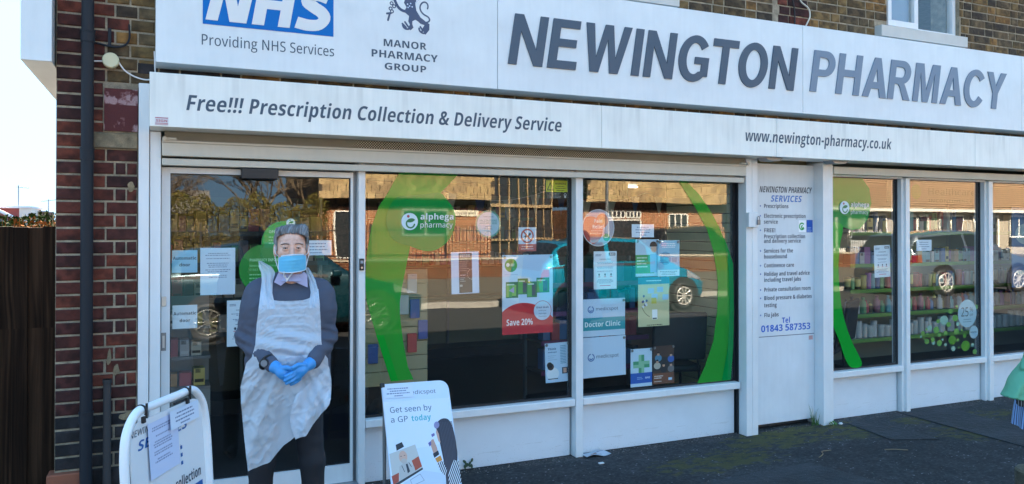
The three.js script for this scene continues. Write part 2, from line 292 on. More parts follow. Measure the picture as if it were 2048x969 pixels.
// fixings on the brickwork
{
  const p = thing('downpipe', 'dark grey cast iron downpipe running up the red brick pier', 'drainpipe', [-0.408, 0, 0.165]);
  part('pipe', p, cyl(0.0315, 0.0315, 5.0, 0, 2.5, 0, 24), M.iron);
  for (const y of [0.62, 2.07, 2.72]) part('collar', p, [cyl(0.0355, 0.0355, 0.06, 0, y, 0, 24), cyl(0.038, 0.038, 0.012, 0, y + 0.03, 0, 24)], M.iron);
  solo('vent_pipe', 'short rusty iron pipe stub standing against the foot of the brick pier', 'pipe', [cyl(0.022, 0.02, 0.82, -0.307, 0.41, 0.14, 14), cyl(0.024, 0.024, 0.02, -0.307, 0.81, 0.14, 14)], std(C(0.05, 0.045, 0.045), 0.8, { map: grime, bumpMap: fineBump, bumpScale: .002 }));
  const a = thing('junction_box', 'round cream junction box on the brickwork left of the white sign', 'junction box', [-0.297, 2.605, 0.108]);
  part('cover', a, [cyl(0.043, 0.043, 0.03, 0, 0, 0.015, 28, 'z'), cyl(0.043, 0.038, 0.006, 0, 0, 0.033, 28, 'z')], std(C(0.60, 0.56, 0.36), 0.5));
  solo('white_cable', 'thin white cable looping from the round box to the sign corner', 'cable', [tube([[-0.38, 2.597, 0.115], [-0.33, 2.60, 0.118]], 0.0045, 6), tube([[-0.258, 2.60, 0.118], [-0.225, 2.555, 0.12], [-0.175, 2.525, 0.12], [-0.11, 2.512, 0.122], [-0.075, 2.53, 0.125], [-0.072, 2.60, 0.118], [-0.075, 2.68, 0.115]], 0.0045, 40)], std(C(0.7, 0.7, 0.7), 0.5));
  solo('old_conduit', 'dark bent conduit and bracket on the bricks above the round box', 'conduit', [tube([[-0.375, 2.70, 0.118], [-0.28, 2.685, 0.12], [-0.225, 2.70, 0.12], [-0.205, 2.735, 0.12], [-0.205, 2.82, 0.118]], 0.006, 30), bx(-0.312, -0.296, 2.69, 2.79, 0.106, 0.118)], M.iron);
  solo('loose_cable', 'cream cable hanging in a curve over the red brick strip above the sign', 'cable', tube([[4.78, 3.72, 0.12], [4.80, 3.56, 0.125], [4.885, 3.50, 0.13], [4.895, 3.44, 0.135], [4.85, 3.37, 0.15], [4.80, 3.28, 0.14]], 0.006, 40), std(C(0.62, 0.58, 0.48), 0.6));
  solo('black_cable', 'thin black cable running down the red brick strip above the sign', 'cable', tube([[4.74, 3.75, 0.115], [4.72, 3.6, 0.118], [4.745, 3.45, 0.118], [4.74, 3.27, 0.118]], 0.005, 20), M.black);
}
// ---------- the sign boards ----------
const sign = thing('shop_sign', 'large white upper sign board with raised grey letters reading NEWINGTON PHARMACY', 'shop sign');
{
  const xs = [-0.068, 1.99, 4.652, 7.377, 9.2];
  for (let i = 0; i < 4; i++) part('panel', sign, rb(xs[i] + 0.0015, xs[i + 1] - 0.0015, 2.585, 3.294, 0.104, 0.30, 0.003), M.signWhite);
  for (const g of grotesque('NEWINGTON', 2.063, 4.599, 2.758, 0.342, 0.3005, 0.165, 0.009)) part('letter', sign, g, M.letterDark);
  for (const g of grotesque('PHARMACY', 4.718, 7.133, 2.768, 0.338, 0.3005, 0.165, 0.009)) part('letter', sign, g, M.letterGrey);
  const nb = part('logo', sign, poly([[0.176, 2.822], [0.911, 2.822], [0.911, 3.119], [0.176, 3.119]], 0.3008, 0.0016), phys(C(0.0, 0.14, 0.46), 0.5, { specularIntensity: .4 }));
  const fat = (() => {
    const k = .245, X = (x, y) => [.190 + x + y * .17, 2.847 + y], P = (...pts) => poly(pts.map(p => X(p[0], p[1] * k)), .3036, .001);
    const n = P([0, 0], [.014, 1], [.108, 1], [.158, .38], [.167, 1], [.232, 1], [.22, 0], [.128, 0], [.075, .62], [.065, 0]);
    const hh = P([.25, 0], [.25, 1], [.318, 1], [.318, .62], [.395, .62], [.395, 1], [.463, 1], [.463, 0], [.395, 0], [.395, .40], [.318, .40], [.318, 0]);
    const c = new THREE.CatmullRomCurve3([[.655, .82], [.60, .87], [.545, .83], [.535, .70], [.58, .57], [.63, .46], [.655, .32], [.63, .16], [.57, .115], [.495, .16]].map(p => V(p[0], p[1] * k, 0))), a = [], b = [];
    for (let i = 0; i <= 40; i++) { const p = c.getPoint(i / 40), t = c.getTangent(i / 40); a.push([p.x - t.y * .034, (p.y + t.x * .034) / k]); b.unshift([p.x + t.y * .034, (p.y - t.x * .034) / k]); }
    return [n, hh, P(...a, ...b)];
  })();
  part('logo_letters', nb, fat, std(C(0.70, 0.71, 0.70), 0.4));
  part('lettering', sign, lettersOf('Providing NHS Services', 0.171, 0.915, 2.703, 0.060, 0.3012, 0, 0, fontR), M.letterDark);
  part('lettering', sign, [...lettersOf('MANOR', 1.221, 1.499, 2.797, 0.044, 0.3012), ...lettersOf('PHARMACY', 1.145, 1.574, 2.724, 0.046, 0.3012), ...lettersOf('GROUP', 1.228, 1.497, 2.652, 0.042, 0.3012)], M.letterDark);
  // heraldic beast with a raised wing, a chain at its collar
  const beast = canvasTex(384, 512, (x, w, h) => {
    x.clearRect(0, 0, w, h); x.fillStyle = x.strokeStyle = '#3b4c69'; x.lineCap = x.lineJoin = 'round'; x.translate(-14, 128);
    const S = (lw, f) => { x.lineWidth = lw; x.beginPath(); f(); x.stroke(); }, F = pts => { x.beginPath(); pts.forEach((p, i) => i ? x.lineTo(p[0], p[1]) : x.moveTo(p[0], p[1])); x.closePath(); x.fill(); };
    const u = ([a, b]) => [(a - 300) * 0.86 + 20, b * 0.86];
    F([[480, 205], [505, 160], [480, 120], [500, 60], [470, 10], [455, -60], [500, -105], [560, -110], [590, -70], [640, -80], [605, -40], [590, 10], [605, 60], [590, 120], [600, 180], [640, 240], [700, 280], [730, 295], [728, 350], [690, 400], [672, 372], [640, 385], [660, 345], [680, 310], [640, 300], [615, 280], [590, 268], [562, 285], [560, 310], [572, 345], [545, 372], [520, 350], [538, 320], [522, 290], [530, 240]].map(u));
    F([[560, 130], [600, 70], [650, 20], [740, -10], [700, -60], [780, -80], [700, -110], [620, -60], [590, 20]].map(u));
    S(22, () => { x.moveTo(...u([500, 200])); x.bezierCurveTo(...u([440, 200]), ...u([410, 160]), ...u([390, 100])); x.lineTo(...u([420, 40])); });
    S(14, () => { x.moveTo(...u([545, 350])); x.bezierCurveTo(...u([510, 380]), ...u([470, 360]), ...u([470, 330])); x.moveTo(...u([520, 340])); x.lineTo(...u([490, 300])); x.moveTo(...u([500, 350])); x.lineTo(...u([465, 318])); });
    S(14, () => { x.moveTo(...u([690, 385])); x.bezierCurveTo(...u([650, 395]), ...u([625, 370]), ...u([628, 345])); x.moveTo(...u([665, 365])); x.lineTo(...u([640, 330])); });
    S(12, () => { x.moveTo(...u([660, 285])); x.bezierCurveTo(...u([740, 290]), ...u([750, 240]), ...u([700, 220])); x.bezierCurveTo(...u([640, 200]), ...u([620, 150]), ...u([650, 110])); x.bezierCurveTo(...u([680, 70]), ...u([730, 100]), ...u([710, 150])); });
    for (const p of [[385, 40], [375, 90], [410, 70], [362, 140], [385, 165], [352, 190], [365, 215]]) S(8, () => { const q = u(p); x.arc(q[0], q[1], 12, 0, 7); });
    S(16, () => { x.moveTo(...u([345, 235])); x.lineTo(...u([328, 300])); x.moveTo(...u([318, 240])); x.lineTo(...u([355, 232])); });
    x.strokeStyle = '#c3d2e8'; for (let i = 0; i < 4; i++) S(5, () => { x.moveTo(...u([590 + i * 8, 110 - i * 34])); x.lineTo(...u([690 + i * 12, 10 - i * 30])); });
    x.fillStyle = '#c3d2e8'; for (const p of [[515, 130], [535, 145], [520, 160], [545, 120], [560, 150]]) { const q = u(p); x.beginPath(); x.arc(q[0], q[1], 6, 0, 7); x.fill(); }
  }, true);
  part('emblem', sign, new THREE.PlaneGeometry(0.30, 0.40).translate(1.375, 3.062, 0.3012), std(C(1, 1, 1), 0.4, { map: beast, transparent: true }));
}
const fascia = thing('fascia_board', 'lower white fascia board with italic lettering above the shop windows', 'fascia sign');
{
  const xs = [-0.096, 2.767, 4.347, 6.673, 9.3];
  const fm = std(C(0.88, 0.88, 0.86), 0.4, { map: streaks });
  for (let i = 0; i < 4; i++) part('panel', fascia, rb(xs[i] + 0.001, xs[i + 1] - 0.001, 2.223, 2.522, 0.10, 0.33, 0.003), fm);
  part('lettering', fascia, lettersOf('Free!!! Prescription Collection & Delivery Service', 0.091, 2.452, 2.322, 0.086, 0.3312, 0.2), M.letterDark);
  part('lettering', fascia, lettersOf('www.newington-pharmacy.co.uk', 4.040, 5.611, 2.333, 0.086, 0.3312, 0.16), M.letterDark);
  const st = part('sticker', fascia, poly([[-0.068, 2.231], [0, 2.231], [0, 2.276], [-0.068, 2.276]], 0.3309, 0.0006), std(C(0.62, 0.60, 0.62), 0.5));
  part('lettering', st, [...lettersOf('SIGN', -0.062, -0.006, 2.249, 0.013, 0.332), bx(-0.066, -0.002, 2.269, 2.273, 0.3316, 0.3319), bx(-0.066, -0.002, 2.240, 2.243, 0.3316, 0.3319), bx(-0.066, -0.002, 2.234, 2.236, 0.3316, 0.3319)], std(C(0.42, 0.03, 0.05), 0.5));
}
tag(part('side_sign', scene, [rb(-0.72, -0.575, 2.56, 3.3, -3.2, 0.2, 0.003)], M.signWhite), 'white box sign fixed round the corner on the side wall of the shop', 'sign');

// ---------- the shop front ----------
const front = thing('shopfront', 'white framed pharmacy shopfront with sliding glass door and large display windows', 'shopfront');
{
  const F = M.whiteFrame;
  part('pilaster', front, rb(-0.155, -0.099, 0, 2.492, -0.1, 0.12, 0.003), F);
  part('pilaster', front, rb(-0.096, -0.038, 0, 2.220, -0.1, 0.108, 0.003), F);
  part('post', front, rb(1.118, 1.163, 0, 2.10, -0.06, 0.07, 0.004), F);
  part('post', front, rb(2.706, 2.766, 0, 2.10, -0.06, 0.07, 0.004), F);
  part('post', front, [rb(4.228, 4.288, 0, 2.222, -0.06, 0.12, 0.003), rb(4.291, 4.348, 0, 2.222, -0.06, 0.118, 0.003)], F);
  part('post', front, rb(5.05, 5.163, 0.0, 2.222, -0.06, 0.12, 0.003), F);
  for (const [a, b] of [[6.075, 6.155], [7.21, 7.30]]) part('post', front, [rb(a + 0.03, b, 0, 2.12, -0.06, 0.07, 0.004), bx(a, a + 0.03, 0, 2.12, -0.06, 0.045)], F);
  part('post', front, rb(9.0, 9.15, 0, 2.222, -0.06, 0.12, 0.004), F);
  const riserM = std(C(0.74, 0.78, 0.82), 0.5, { map: splash });
  const sills = [[1.166, 2.703], [2.769, 4.215], [5.166, 6.073], [6.157, 7.208], [7.302, 8.998]];
  for (const [a, b] of sills) {
    part('window_sill', front, rb(a, b, 0.372, 0.424, -0.05, 0.066, 0.006, 2), F);
    part('stall_riser', front, rb(a + (a === 1.166 ? 0.001 : 0.004), b - 0.012, 0.004, 0.370, -0.04, 0.0, 0.002), riserM);
    part('riser_gap', front, bx(a, b, 0, 0.371, -0.06, -0.042), M.gasket);
  }
  part('edge_gap', front, bx(4.216, 4.226, 0, 2.1, -0.05, 0.03), M.gasket);
  const W = [[1.164, 2.705, 2.036], [2.767, 4.215, 2.040], [5.164, 6.076, 2.112], [6.156, 7.212, 2.112], [7.301, 8.999, 2.112]];
  for (const [a, b, top] of W) {
    const w = part('window', front, [bx(a, a + 0.006, 0.426, top, -0.03, 0.004), bx(b - 0.022, b, 0.426, top, -0.03, 0.004), bx(a + 0.006, b - 0.022, top - 0.008, top, -0.03, 0.004), bx(a + 0.006, b - 0.022, 0.426, 0.440, -0.03, 0.004)], M.gasket);
    pane(a + 0.004, b - 0.015, 0.434, top - 0.004, 0, w);
    part('head_rail', front, bx(a, b, top, top + 0.06, -0.05, 0.05), F);
  }
  // door
  const d = part('door', front, [bx(-0.035, 0.012, 0.035, 2.022, -0.02, 0.03), bx(1.077, 1.092, 0.035, 2.022, -0.02, 0.03), bx(0.012, 1.077, 1.988, 2.022, -0.02, 0.03), bx(0.012, 1.077, 0.035, 0.146, -0.02, 0.03)], F);
  part('gasket', d, [bx(0.012, 0.017, 0.146, 1.988, -0.01, 0.008), bx(1.072, 1.077, 0.146, 1.988, -0.01, 0.008), bx(0.017, 1.072, 1.983, 1.988, -0.01, 0.008), bx(0.017, 1.072, 0.146, 0.152, -0.01, 0.008)], M.gasket);
  pane(0.015, 1.074, 0.149, 1.986, 0, d);
  part('lock', d, [rb(-0.034, -0.008, 1.205, 1.262, 0.031, 0.036, 0.002), cyl(0.006, 0.006, 0.006, -0.021, 1.242, 0.039, 12, 'z'), bx(-0.024, -0.018, 1.218, 1.24, 0.036, 0.041)], M.steel);
  part('handle', d, [bx(-0.036, -0.008, 0.945, 1.05, 0.031, 0.035)], M.greyMetal);
  part('handle_recess', d, [bx(-0.028, -0.016, 0.962, 1.033, 0.0352, 0.0368)], M.steel);
  part('door_slot', front, bx(1.094, 1.116, 0.03, 2.05, -0.05, 0.005), M.greyMetal);
  part('threshold', front, rb(-0.036, 1.117, 0, 0.033, -0.06, 0.10, 0.004), std(C(0.30, 0.31, 0.33), 0.45, { metalness: .3, map: grime }));
  const sw = part('door_switch', front, rb(1.122, 1.152, 1.392, 1.468, 0.0705, 0.083, 0.003), M.black);
  part('key_hole', sw, cyl(0.007, 0.007, 0.004, 1.137, 1.41, 0.085, 12, 'z'), M.steel);
  part('lock_plate', sw, bx(1.128, 1.146, 1.437, 1.455, 0.083, 0.0842), std(C(.35, .35, .38), .5));
  part('door_sensor', front, [rb(0.403, 0.616, 1.961, 2.026, 0.031, 0.115, 0.006)], M.black);
  // roller shutter housing under the fascia
  part('shutter_box', front, [rb(-0.034, 4.212, 2.080, 2.157, 0.06, 0.140, 0.004), bx(-0.034, 4.212, 2.158, 2.169, 0.06, 0.147)], M.cream);
  part('shutter_slat', front, rb(-0.034, 4.212, 2.028, 2.068, 0.055, 0.118, 0.004), M.cream);
  part('shutter_box', front, [rb(5.166, 9.0, 2.125, 2.19, 0.055, 0.13, 0.004)], M.cream);
  const gt = dtex(64, (u, v, x, y) => { const a = ((x % 16) - 8) ** 2 + ((y % 16) - 8) ** 2 < 30 || (((x + 8) % 16) - 8) ** 2 + (((y + 8) % 16) - 8) ** 2 < 30; return a ? [0.20, 0.18, 0.14] : [0.86, 0.82, 0.72]; }); gt.repeat.set(15, 15);
  part('vent_grille', front, bx(-0.02, 4.2, 2.170, 2.221, 0.09, 0.142), std(C(1, 1, 1), 0.5, { map: gt }));
  for (const x of [-0.03, 4.14]) part('shutter_bracket', front, [rb(x, x + 0.075, 2.171, 2.184, 0.10, 0.165, 0.004), cyl(0.012, 0.012, 0.03, x + (x < 0 ? 0.01 : 0.07), 2.176, 0.16, 10, 'z')], M.cream);
  for (const x of [4.29, 4.995]) part('soffit_bracket', front, poly([[x, 2.222], [x + 0.18, 2.222], [x + 0.15, 2.20], [x + 0.04, 2.198]], 0.17, 0.10), M.greyMetal);
}

// ---------- services panel between the windows ----------
{
  const s = thing('services_panel', 'tall white panel listing the pharmacy services and telephone number between the windows', 'information panel');
  part('board', s, rb(4.35, 5.049, 0.045, 2.20, -0.02, 0.02, 0.003), M.panelWhite);
  const X0 = 4.41, X1 = 5.045, Y0 = 0.74, Y1 = 2.06, k = 820, W = Math.round((X1 - X0) * k), H = Math.round((Y1 - Y0) * k);
  const pr = canvasTex(W, H, (x, w, h) => {
    x.clearRect(0, 0, w, h);
    const px = p => (4.443 + (p - 1517) * 0.00546 - X0) * k, py = y => (Y1 - (1.66 + (y - 1.66) * 0.986)) * k, L = (t, a, b, y, cap = 0.031, o = {}) => txt(x, t, px(a), py(y) + cap * k / 2, cap * k, px(b) - px(a), { color: '#3d4656', ...o });
    L('NEWINGTON PHARMACY', 1518, 1622, 1.991, 0.05, { bold: 1, slant: .2, color: '#2b3340' });
    L('SERVICES', 1540, 1602, 1.914, 0.052, { bold: 1, slant: .2, color: '#4f7cc4' });
    const T = [['Prescriptions', 1576, 1.851, 1], ['Electronic prescription', 1611, 1.768, 1], ['service', 1555, 1.718], ['FREE!', 1550, 1.647, 1], ['Prescription collection', 1610, 1.595], ['and delivery service', 1601, 1.557], ['Services for the', 1585, 1.474, 1], ['housebound', 1573, 1.426], ['Continence care', 1587, 1.351, 1], ['Holiday and travel advice', 1619, 1.280, 1], ['including travel jabs', 1601, 1.230], ['Private consultation room', 1621, 1.148, 1], ['Blood pressure & diabetes', 1623, 1.078, 1], ['testing', 1552, 1.017], ['Flu jabs', 1556, 0.936, 1]];
    for (const [t, b, y, dot] of T) { L(t, 1527, b, y, 0.033, { bold: 1 }); if (dot) { x.fillStyle = '#3a62b4'; x.beginPath(); x.arc(px(1520.5), py(y), 5, 0, 7); x.fill(); } }
    L('Tel', 1562, 1579, 0.884, 0.045, { bold: 1, color: '#0d5cc4' }); L('01843 587353', 1521, 1620, 0.823, 0.055, { bold: 1, color: '#0d5cc4' });
    x.fillStyle = '#39425a'; x.fillRect(px(1517), py(0.757), px(1628) - px(1517), 4);
    x.fillStyle = '#f4f6f8'; x.fillRect(px(1596), py(1.735), px(1612) - px(1596), 0.105 * k);
    x.strokeStyle = '#2fa04a'; x.lineWidth = 9; x.beginPath(); x.arc(px(1603), py(1.68), 22, 0.6, 5.6); x.stroke(); x.beginPath(); x.arc(px(1604), py(1.675), 9, 0, 5); x.stroke();
    x.fillStyle = '#1554b4'; x.fillRect(px(1612.5), py(1.735), px(1625) - px(1612.5), 0.105 * k); rows(x, px(1613.5), py(1.67), px(1624) - px(1613.5), 4, 9, 3, '#c7d6f0', false);
  }, true);
  part('print', s, new THREE.PlaneGeometry(X1 - X0, Y1 - Y0).translate((X0 + X1) / 2, (Y0 + Y1) / 2, 0.0212), std(C(1, 1, 1), 0.45, { map: pr, transparent: true }));
  part('sticker', s, bx(4.985, 5.03, 0.715, 0.75, 0.0203, 0.0212), std(C(0.62, 0.35, 0.33), 0.5));
  const kb = thing('key_box', 'small white wall box with a hanging padlock on the post beside the services panel', 'key box', [4.265, 1.731, 0.1205]);
  part('case', kb, rb(-0.048, 0.048, -0.06, 0.06, 0, 0.045, 0.006, 2), M.whiteFrame);
  part('padlock', kb, [rb(0.028, 0.058, -0.04, 0.0, 0.046, 0.06, 0.004), tube([[0.034, 0, 0.053], [0.034, 0.02, 0.053], [0.043, 0.028, 0.053], [0.052, 0.02, 0.053], [0.052, 0, 0.053]], 0.0035, 16)], M.greyMetal);
  const tape = part('tape', kb, bx(0.05, 0.12, -0.06, 0.05, 0.0, 0.0015), M.paper); tape.position.z = -0.098;
}

// ---------- vinyl and paper on the glass ----------
const GZ = -0.010, VZ = 0.0045;        // paper hangs inside the panes, vinyl is stuck outside
const gm = (r, g, b, t) => phys(C(r, g, b), 0.03, { transmission: t, thickness: 0, ior: 1.5, side: THREE.DoubleSide });
const vinL = gm(0.045, 0.45, 0.05, 0.45), vinD = gm(0.0, 0.32, 0.06, 0.30), vinM = gm(0.006, 0.38, 0.03, 0.2);
const vw = std(C(0.72, 0.76, 0.74), 0.5);
function leafLogo(x, w, h, col, bg) { if (bg) { x.fillStyle = bg; x.beginPath(); x.arc(w / 2, h / 2, w / 2 - 1, 0, 7); x.fill(); } x.strokeStyle = x.fillStyle = col; x.lineCap = 'round'; x.lineWidth = w * 0.09; x.beginPath(); x.arc(w * 0.55, h * 0.62, w * 0.24, 0.2, 3.6); x.stroke(); x.beginPath(); x.moveTo(w * 0.3, h * 0.5); x.bezierCurveTo(w * 0.4, h * 0.3, w * 0.7, h * 0.25, w * 0.82, h * 0.4); x.bezierCurveTo(w * 0.7, h * 0.55, w * 0.5, h * 0.6, w * 0.3, h * 0.5); x.fill(); x.beginPath(); x.arc(w * 0.42, h * 0.2, w * 0.075, 0, 7); x.fill(); }
{
  const bandL = [[1.403, 2.031], [1.327, 1.895], [1.266, 1.805], [1.217, 1.667], [1.187, 1.491], [1.176, 1.315], [1.188, 1.181], [1.241, 0.995], [1.295, 0.819], [1.349, 0.65], [1.504, 0.651], [1.465, 0.741], [1.431, 0.919], [1.41, 1.086], [1.41, 1.173], [1.424, 1.269], [1.44, 1.347], [1.481, 1.542], [1.692, 1.902], [1.821, 2.031]];
  const bowl = [[1.481, 1.542], [1.554, 1.516], [1.607, 1.507], [1.681, 1.525], [1.745, 1.575], [1.783, 1.637], [1.802, 1.719], [1.789, 1.791], [1.745, 1.852], [1.692, 1.902], [1.583, 1.893], [1.468, 1.881], [1.382, 1.866], [1.314, 1.719], [1.368, 1.586]];
  const v = thing('window_vinyl', 'large green swirl vinyl with white pharmacy lettering on the window right of the door', 'window vinyl');
  part('swirl', v, poly(bandL, VZ), vinL); part('bowl', v, smoothPoly(bowl, VZ + 0.003), vinD);
  part('stripe', v, poly([[1.25, 0.96], [1.30, 0.96], [1.40, 0.65], [1.352, 0.65]], VZ + 0.002), vinM);
  const lg = canvasTex(128, 128, (x, w, h) => { x.clearRect(0, 0, w, h); leafLogo(x, w, h, '#27733c', '#cfe0e6'); x.fillStyle = '#9c3040'; x.beginPath(); x.arc(w * .42, h * .2, w * .08, 0, 7); x.fill(); }, true);
  part('logo', v, new THREE.CircleGeometry(0.058, 32).translate(1.475, 1.708, VZ + 0.006), std(C(1, 1, 1), 0.5, { map: lg }));
  part('lettering', v, [...lettersOf('alphega', 1.550, 1.786, 1.722, 0.040, VZ + 0.006), ...lettersOf('pharmacy', 1.550, 1.780, 1.668, 0.036, VZ + 0.006, 0, 0, fontR)], vw);
  const a = [[3.657, 2.036], [3.734, 2.036], [3.863, 1.926], [3.969, 1.8], [4.048, 1.681], [4.128, 1.53], [4.190, 1.375], [4.197, 1.0], [4.19, 0.7], [4.165, 0.436], [3.833, 0.436], [3.911, 0.57], [3.991, 0.758], [4.031, 0.993], [4.04, 1.208], [4.027, 1.313], [3.993, 1.487], [3.929, 1.659], [3.824, 1.819], [3.721, 1.955]];
  const v2 = thing('window_vinyl', 'tall green crescent vinyl at the right edge of the window beside the services panel', 'window vinyl');
  part('swirl', v2, poly(a, VZ), vinL);
  part('stripe', v2, poly([[4.10, 1.585], [4.128, 1.53], [4.190, 1.375], [4.197, 1.0], [4.19, 0.7], [4.165, 0.44], [4.075, 0.44], [4.135, 0.70], [4.155, 1.0], [4.15, 1.3]], VZ + 0.003), vinD);
  const v3 = thing('window_vinyl', 'green crescent vinyl with white lettering on the window right of the services panel', 'window vinyl');
  part('bowl', v3, poly([[5.172, 2.105], [5.639, 2.105], [5.721, 2.019], [5.745, 1.888], [5.702, 1.744], [5.603, 1.659], [5.507, 1.647], [5.411, 1.672], [5.20, 1.72], [5.172, 1.74]], VZ), vinD);
  part('swirl', v3, smoothPoly([[5.20, 1.70], [5.393, 1.69], [5.363, 1.519], [5.345, 1.353], [5.349, 1.213], [5.373, 1.012], [5.419, 0.845], [5.502, 0.664], [5.62, 0.452], [5.48, 0.447], [5.34, 0.70], [5.20, 1.0], [5.174, 1.3], [5.174, 1.5]], VZ + 0.003), vinM);
  part('lettering', v3, [...lettersOf('alphega', 5.49, 5.71, 1.853, 0.040, VZ + 0.006), ...lettersOf('pharmacy', 5.49, 5.70, 1.79, 0.034, VZ + 0.006, 0, 0, fontR)], vw);
  part('logo', v3, new THREE.CircleGeometry(0.058, 32).translate(5.415, 1.845, VZ + 0.006), std(C(1, 1, 1), 0.5, { map: lg }));
}
// a sheet of paper or card with its own print
function sheet(name, label, cat, cx, cy, w, h, draw, o = {}) {
  const k = o.k || 900, W = Math.round(w * k), H = Math.round(h * k);
  const map = canvasTex(W, H, draw, o.alpha), g = new THREE.PlaneGeometry(w, h, 10, 10), p = g.attributes.position, c = o.curl ?? 0.004, ph = rnd() * 6;
  for (let i = 0; i < p.count; i++) { const u = p.getX(i) / w, v = p.getY(i) / h; p.setZ(i, c * (Math.sin(u * 3 + ph) * 0.5 + (u * u + v * v) * (o.lift ?? 0.6) - 0.5)); }
  g.computeVertexNormals();
  const t = thing(name, label, cat, [cx, cy, o.z ?? GZ - 0.006], o.turn || 0, o.group); t.rotation.z = o.rot || 0; if (o.tilt) t.rotation.x = o.tilt;
  part('sheet', t, g, std(C(0.95, 0.95, 0.95), 0.6, { map, side: THREE.DoubleSide, ...(o.alpha ? { alphaTest: 0.5 } : {}) }));
  if (o.pins) for (const [a, b] of o.pins) part('suction_cup', t, [cyl(0.011, 0.009, 0.004, a * w, b * h, 0.008, 14, 'z'), cyl(0.004, 0.004, 0.006, a * w, b * h, 0.012, 8, 'z')], o.pinMat || M.greyMetal);
  return t;
}
const INK = '#3f4d66', auto = bg => (x, w, h) => { x.fillStyle = bg; x.fillRect(0, 0, w, h); txt(x, 'Automatic', w * .04, h * .42, h * .135, w * .92, { bold: 1, color: '#1f2430' }); txt(x, 'door', w * .28, h * .72, h * .135, w * .44, { bold: 1, color: '#1f2430' }); };
sheet('notice', 'light blue square Automatic door notice on the door glass', 'notice', 0.092, 1.464, 0.14, 0.134, auto('#9ccbe4'));
sheet('notice', 'white square Automatic door notice low on the door glass', 'notice', 0.094, 1.133, 0.137, 0.14, auto('#dfe6ee'));
sheet('notice', 'white sheet of small print taped to the door glass left of the man', 'notice', 0.278, 1.401, 0.199, 0.285, (x, w, h) => { x.fillStyle = '#d5e2f2'; x.fillRect(0, 0, w, h); for (const [y, n] of [[.11, 2], [.22, 1], [.32, 3], [.46, 2], [.58, 2]]) rows(x, w * .1, h * y, w * .8, n, h * .04, 4, '#7b8aa6'); });
const nhs = (x, w, h) => { x.fillStyle = '#dde6f0'; x.fillRect(0, 0, w, h); x.fillStyle = '#28344a'; x.fillRect(w * .66, h * .04, w * .28, h * .075); txt(x, 'NHS', w * .69, h * .105, h * .055, w * .22, { bold: 1, slant: .2, color: '#fff' }); rows(x, w * .08, h * .08, w * .3, 2, h * .03, 4, '#69758c', false); txt(x, 'CORONAVIRUS', w * .26, h * .225, h * .022, w * .48, { bold: 1, color: '#28344a' }); for (const [y, n] of [[.29, 2], [.41, 2], [.52, 1], [.74, 4]]) rows(x, w * .12, h * y, w * .76, n, h * .03, 3.5, '#7684a0'); for (let i = 0; i < 3; i++) { x.fillStyle = '#2b3950'; x.beginPath(); x.arc(w * (.24 + i * .26), h * .61, w * .035, 0, 7); x.fill(); x.fillRect(w * (.22 + i * .26), h * .615, w * .04, h * .035); x.fillStyle = '#c85a6c'; x.fillRect(w * (.19 + i * .26), h * .665, w * .1, 4); } x.fillStyle = '#cf4f67'; x.fillRect(w * .27, h * .90, w * .46, h * .014); };
sheet('poster', 'white health notice with three small pictograms on the door glass behind the man', 'poster', 0.43, 1.080, 0.20, 0.282, nhs);
const small = (x, w, h) => { x.fillStyle = '#d8e3f3'; x.fillRect(0, 0, w, h); rows(x, w * .1, h * .2, w * .8, 3, h * .2, 5, '#66779a'); rows(x, w * .3, h * .8, w * .4, 1, 1, 5, '#66779a'); };
sheet('notice', 'small white notice on the door glass right of the man\'s head', 'notice', 0.864, 1.538, 0.198, 0.096, small);
{
  const g = thing('window_sticker', 'two overlapping green discs of opening hours and pharmacy information on the door glass', 'window sticker');
  const disc = (cx, cy, r, draw, z, bg) => { const m = canvasTex(320, 320, (x, w, h) => { x.fillStyle = bg; x.fillRect(0, 0, w, h); draw(x, w, h); }); return part('disc', g, new THREE.CircleGeometry(r, 48).translate(cx, cy, z), std(C(0.9, 0.9, 0.9), 0.5, { map: m })); };
  disc(0.666, 1.573, 0.135, (x, w, h) => { txt(x, 'OPENING HOURS', w * .16, h * .28, 20, w * .66, { bold: 1, color: '#bfe6c0' }); for (let i = 0; i < 8; i++) rows(x, w * .16, h * (.36 + i * .07), w * .6, 1, 1, 8, '#a4dba8', false); }, GZ - 0.007, '#35b04a');
  disc(0.559, 1.405, 0.160, (x, w, h) => { txt(x, 'PHARMACY INFORMATION', w * .19, h * .34, 18, w * .78, { bold: 1, color: '#b4e6b8' }); txt(x, 'Newington Pharmacy', w * .19, h * .44, 14, w * .55, { color: '#9fdca6' }); txt(x, '01843 587353', w * .19, h * .52, 14, w * .36, { color: '#9fdca6' }); for (let i = 0; i < 5; i++) rows(x, w * .19, h * (.58 + i * .07), w * .5, 1, 1, 8, '#8fd498', false); }, GZ - 0.004, '#0c8a2c');
  const lm = canvasTex(96, 96, (x, w, h) => { x.fillStyle = '#e8f2ec'; x.fillRect(0, 0, w, h); leafLogo(x, w, h, '#178a3a'); });
  part('logo', g, new THREE.CircleGeometry(0.0275, 28).translate(0.707, 1.697, GZ - 0.002), std(C(1, 1, 1), 0.5, { map: lm }));
}
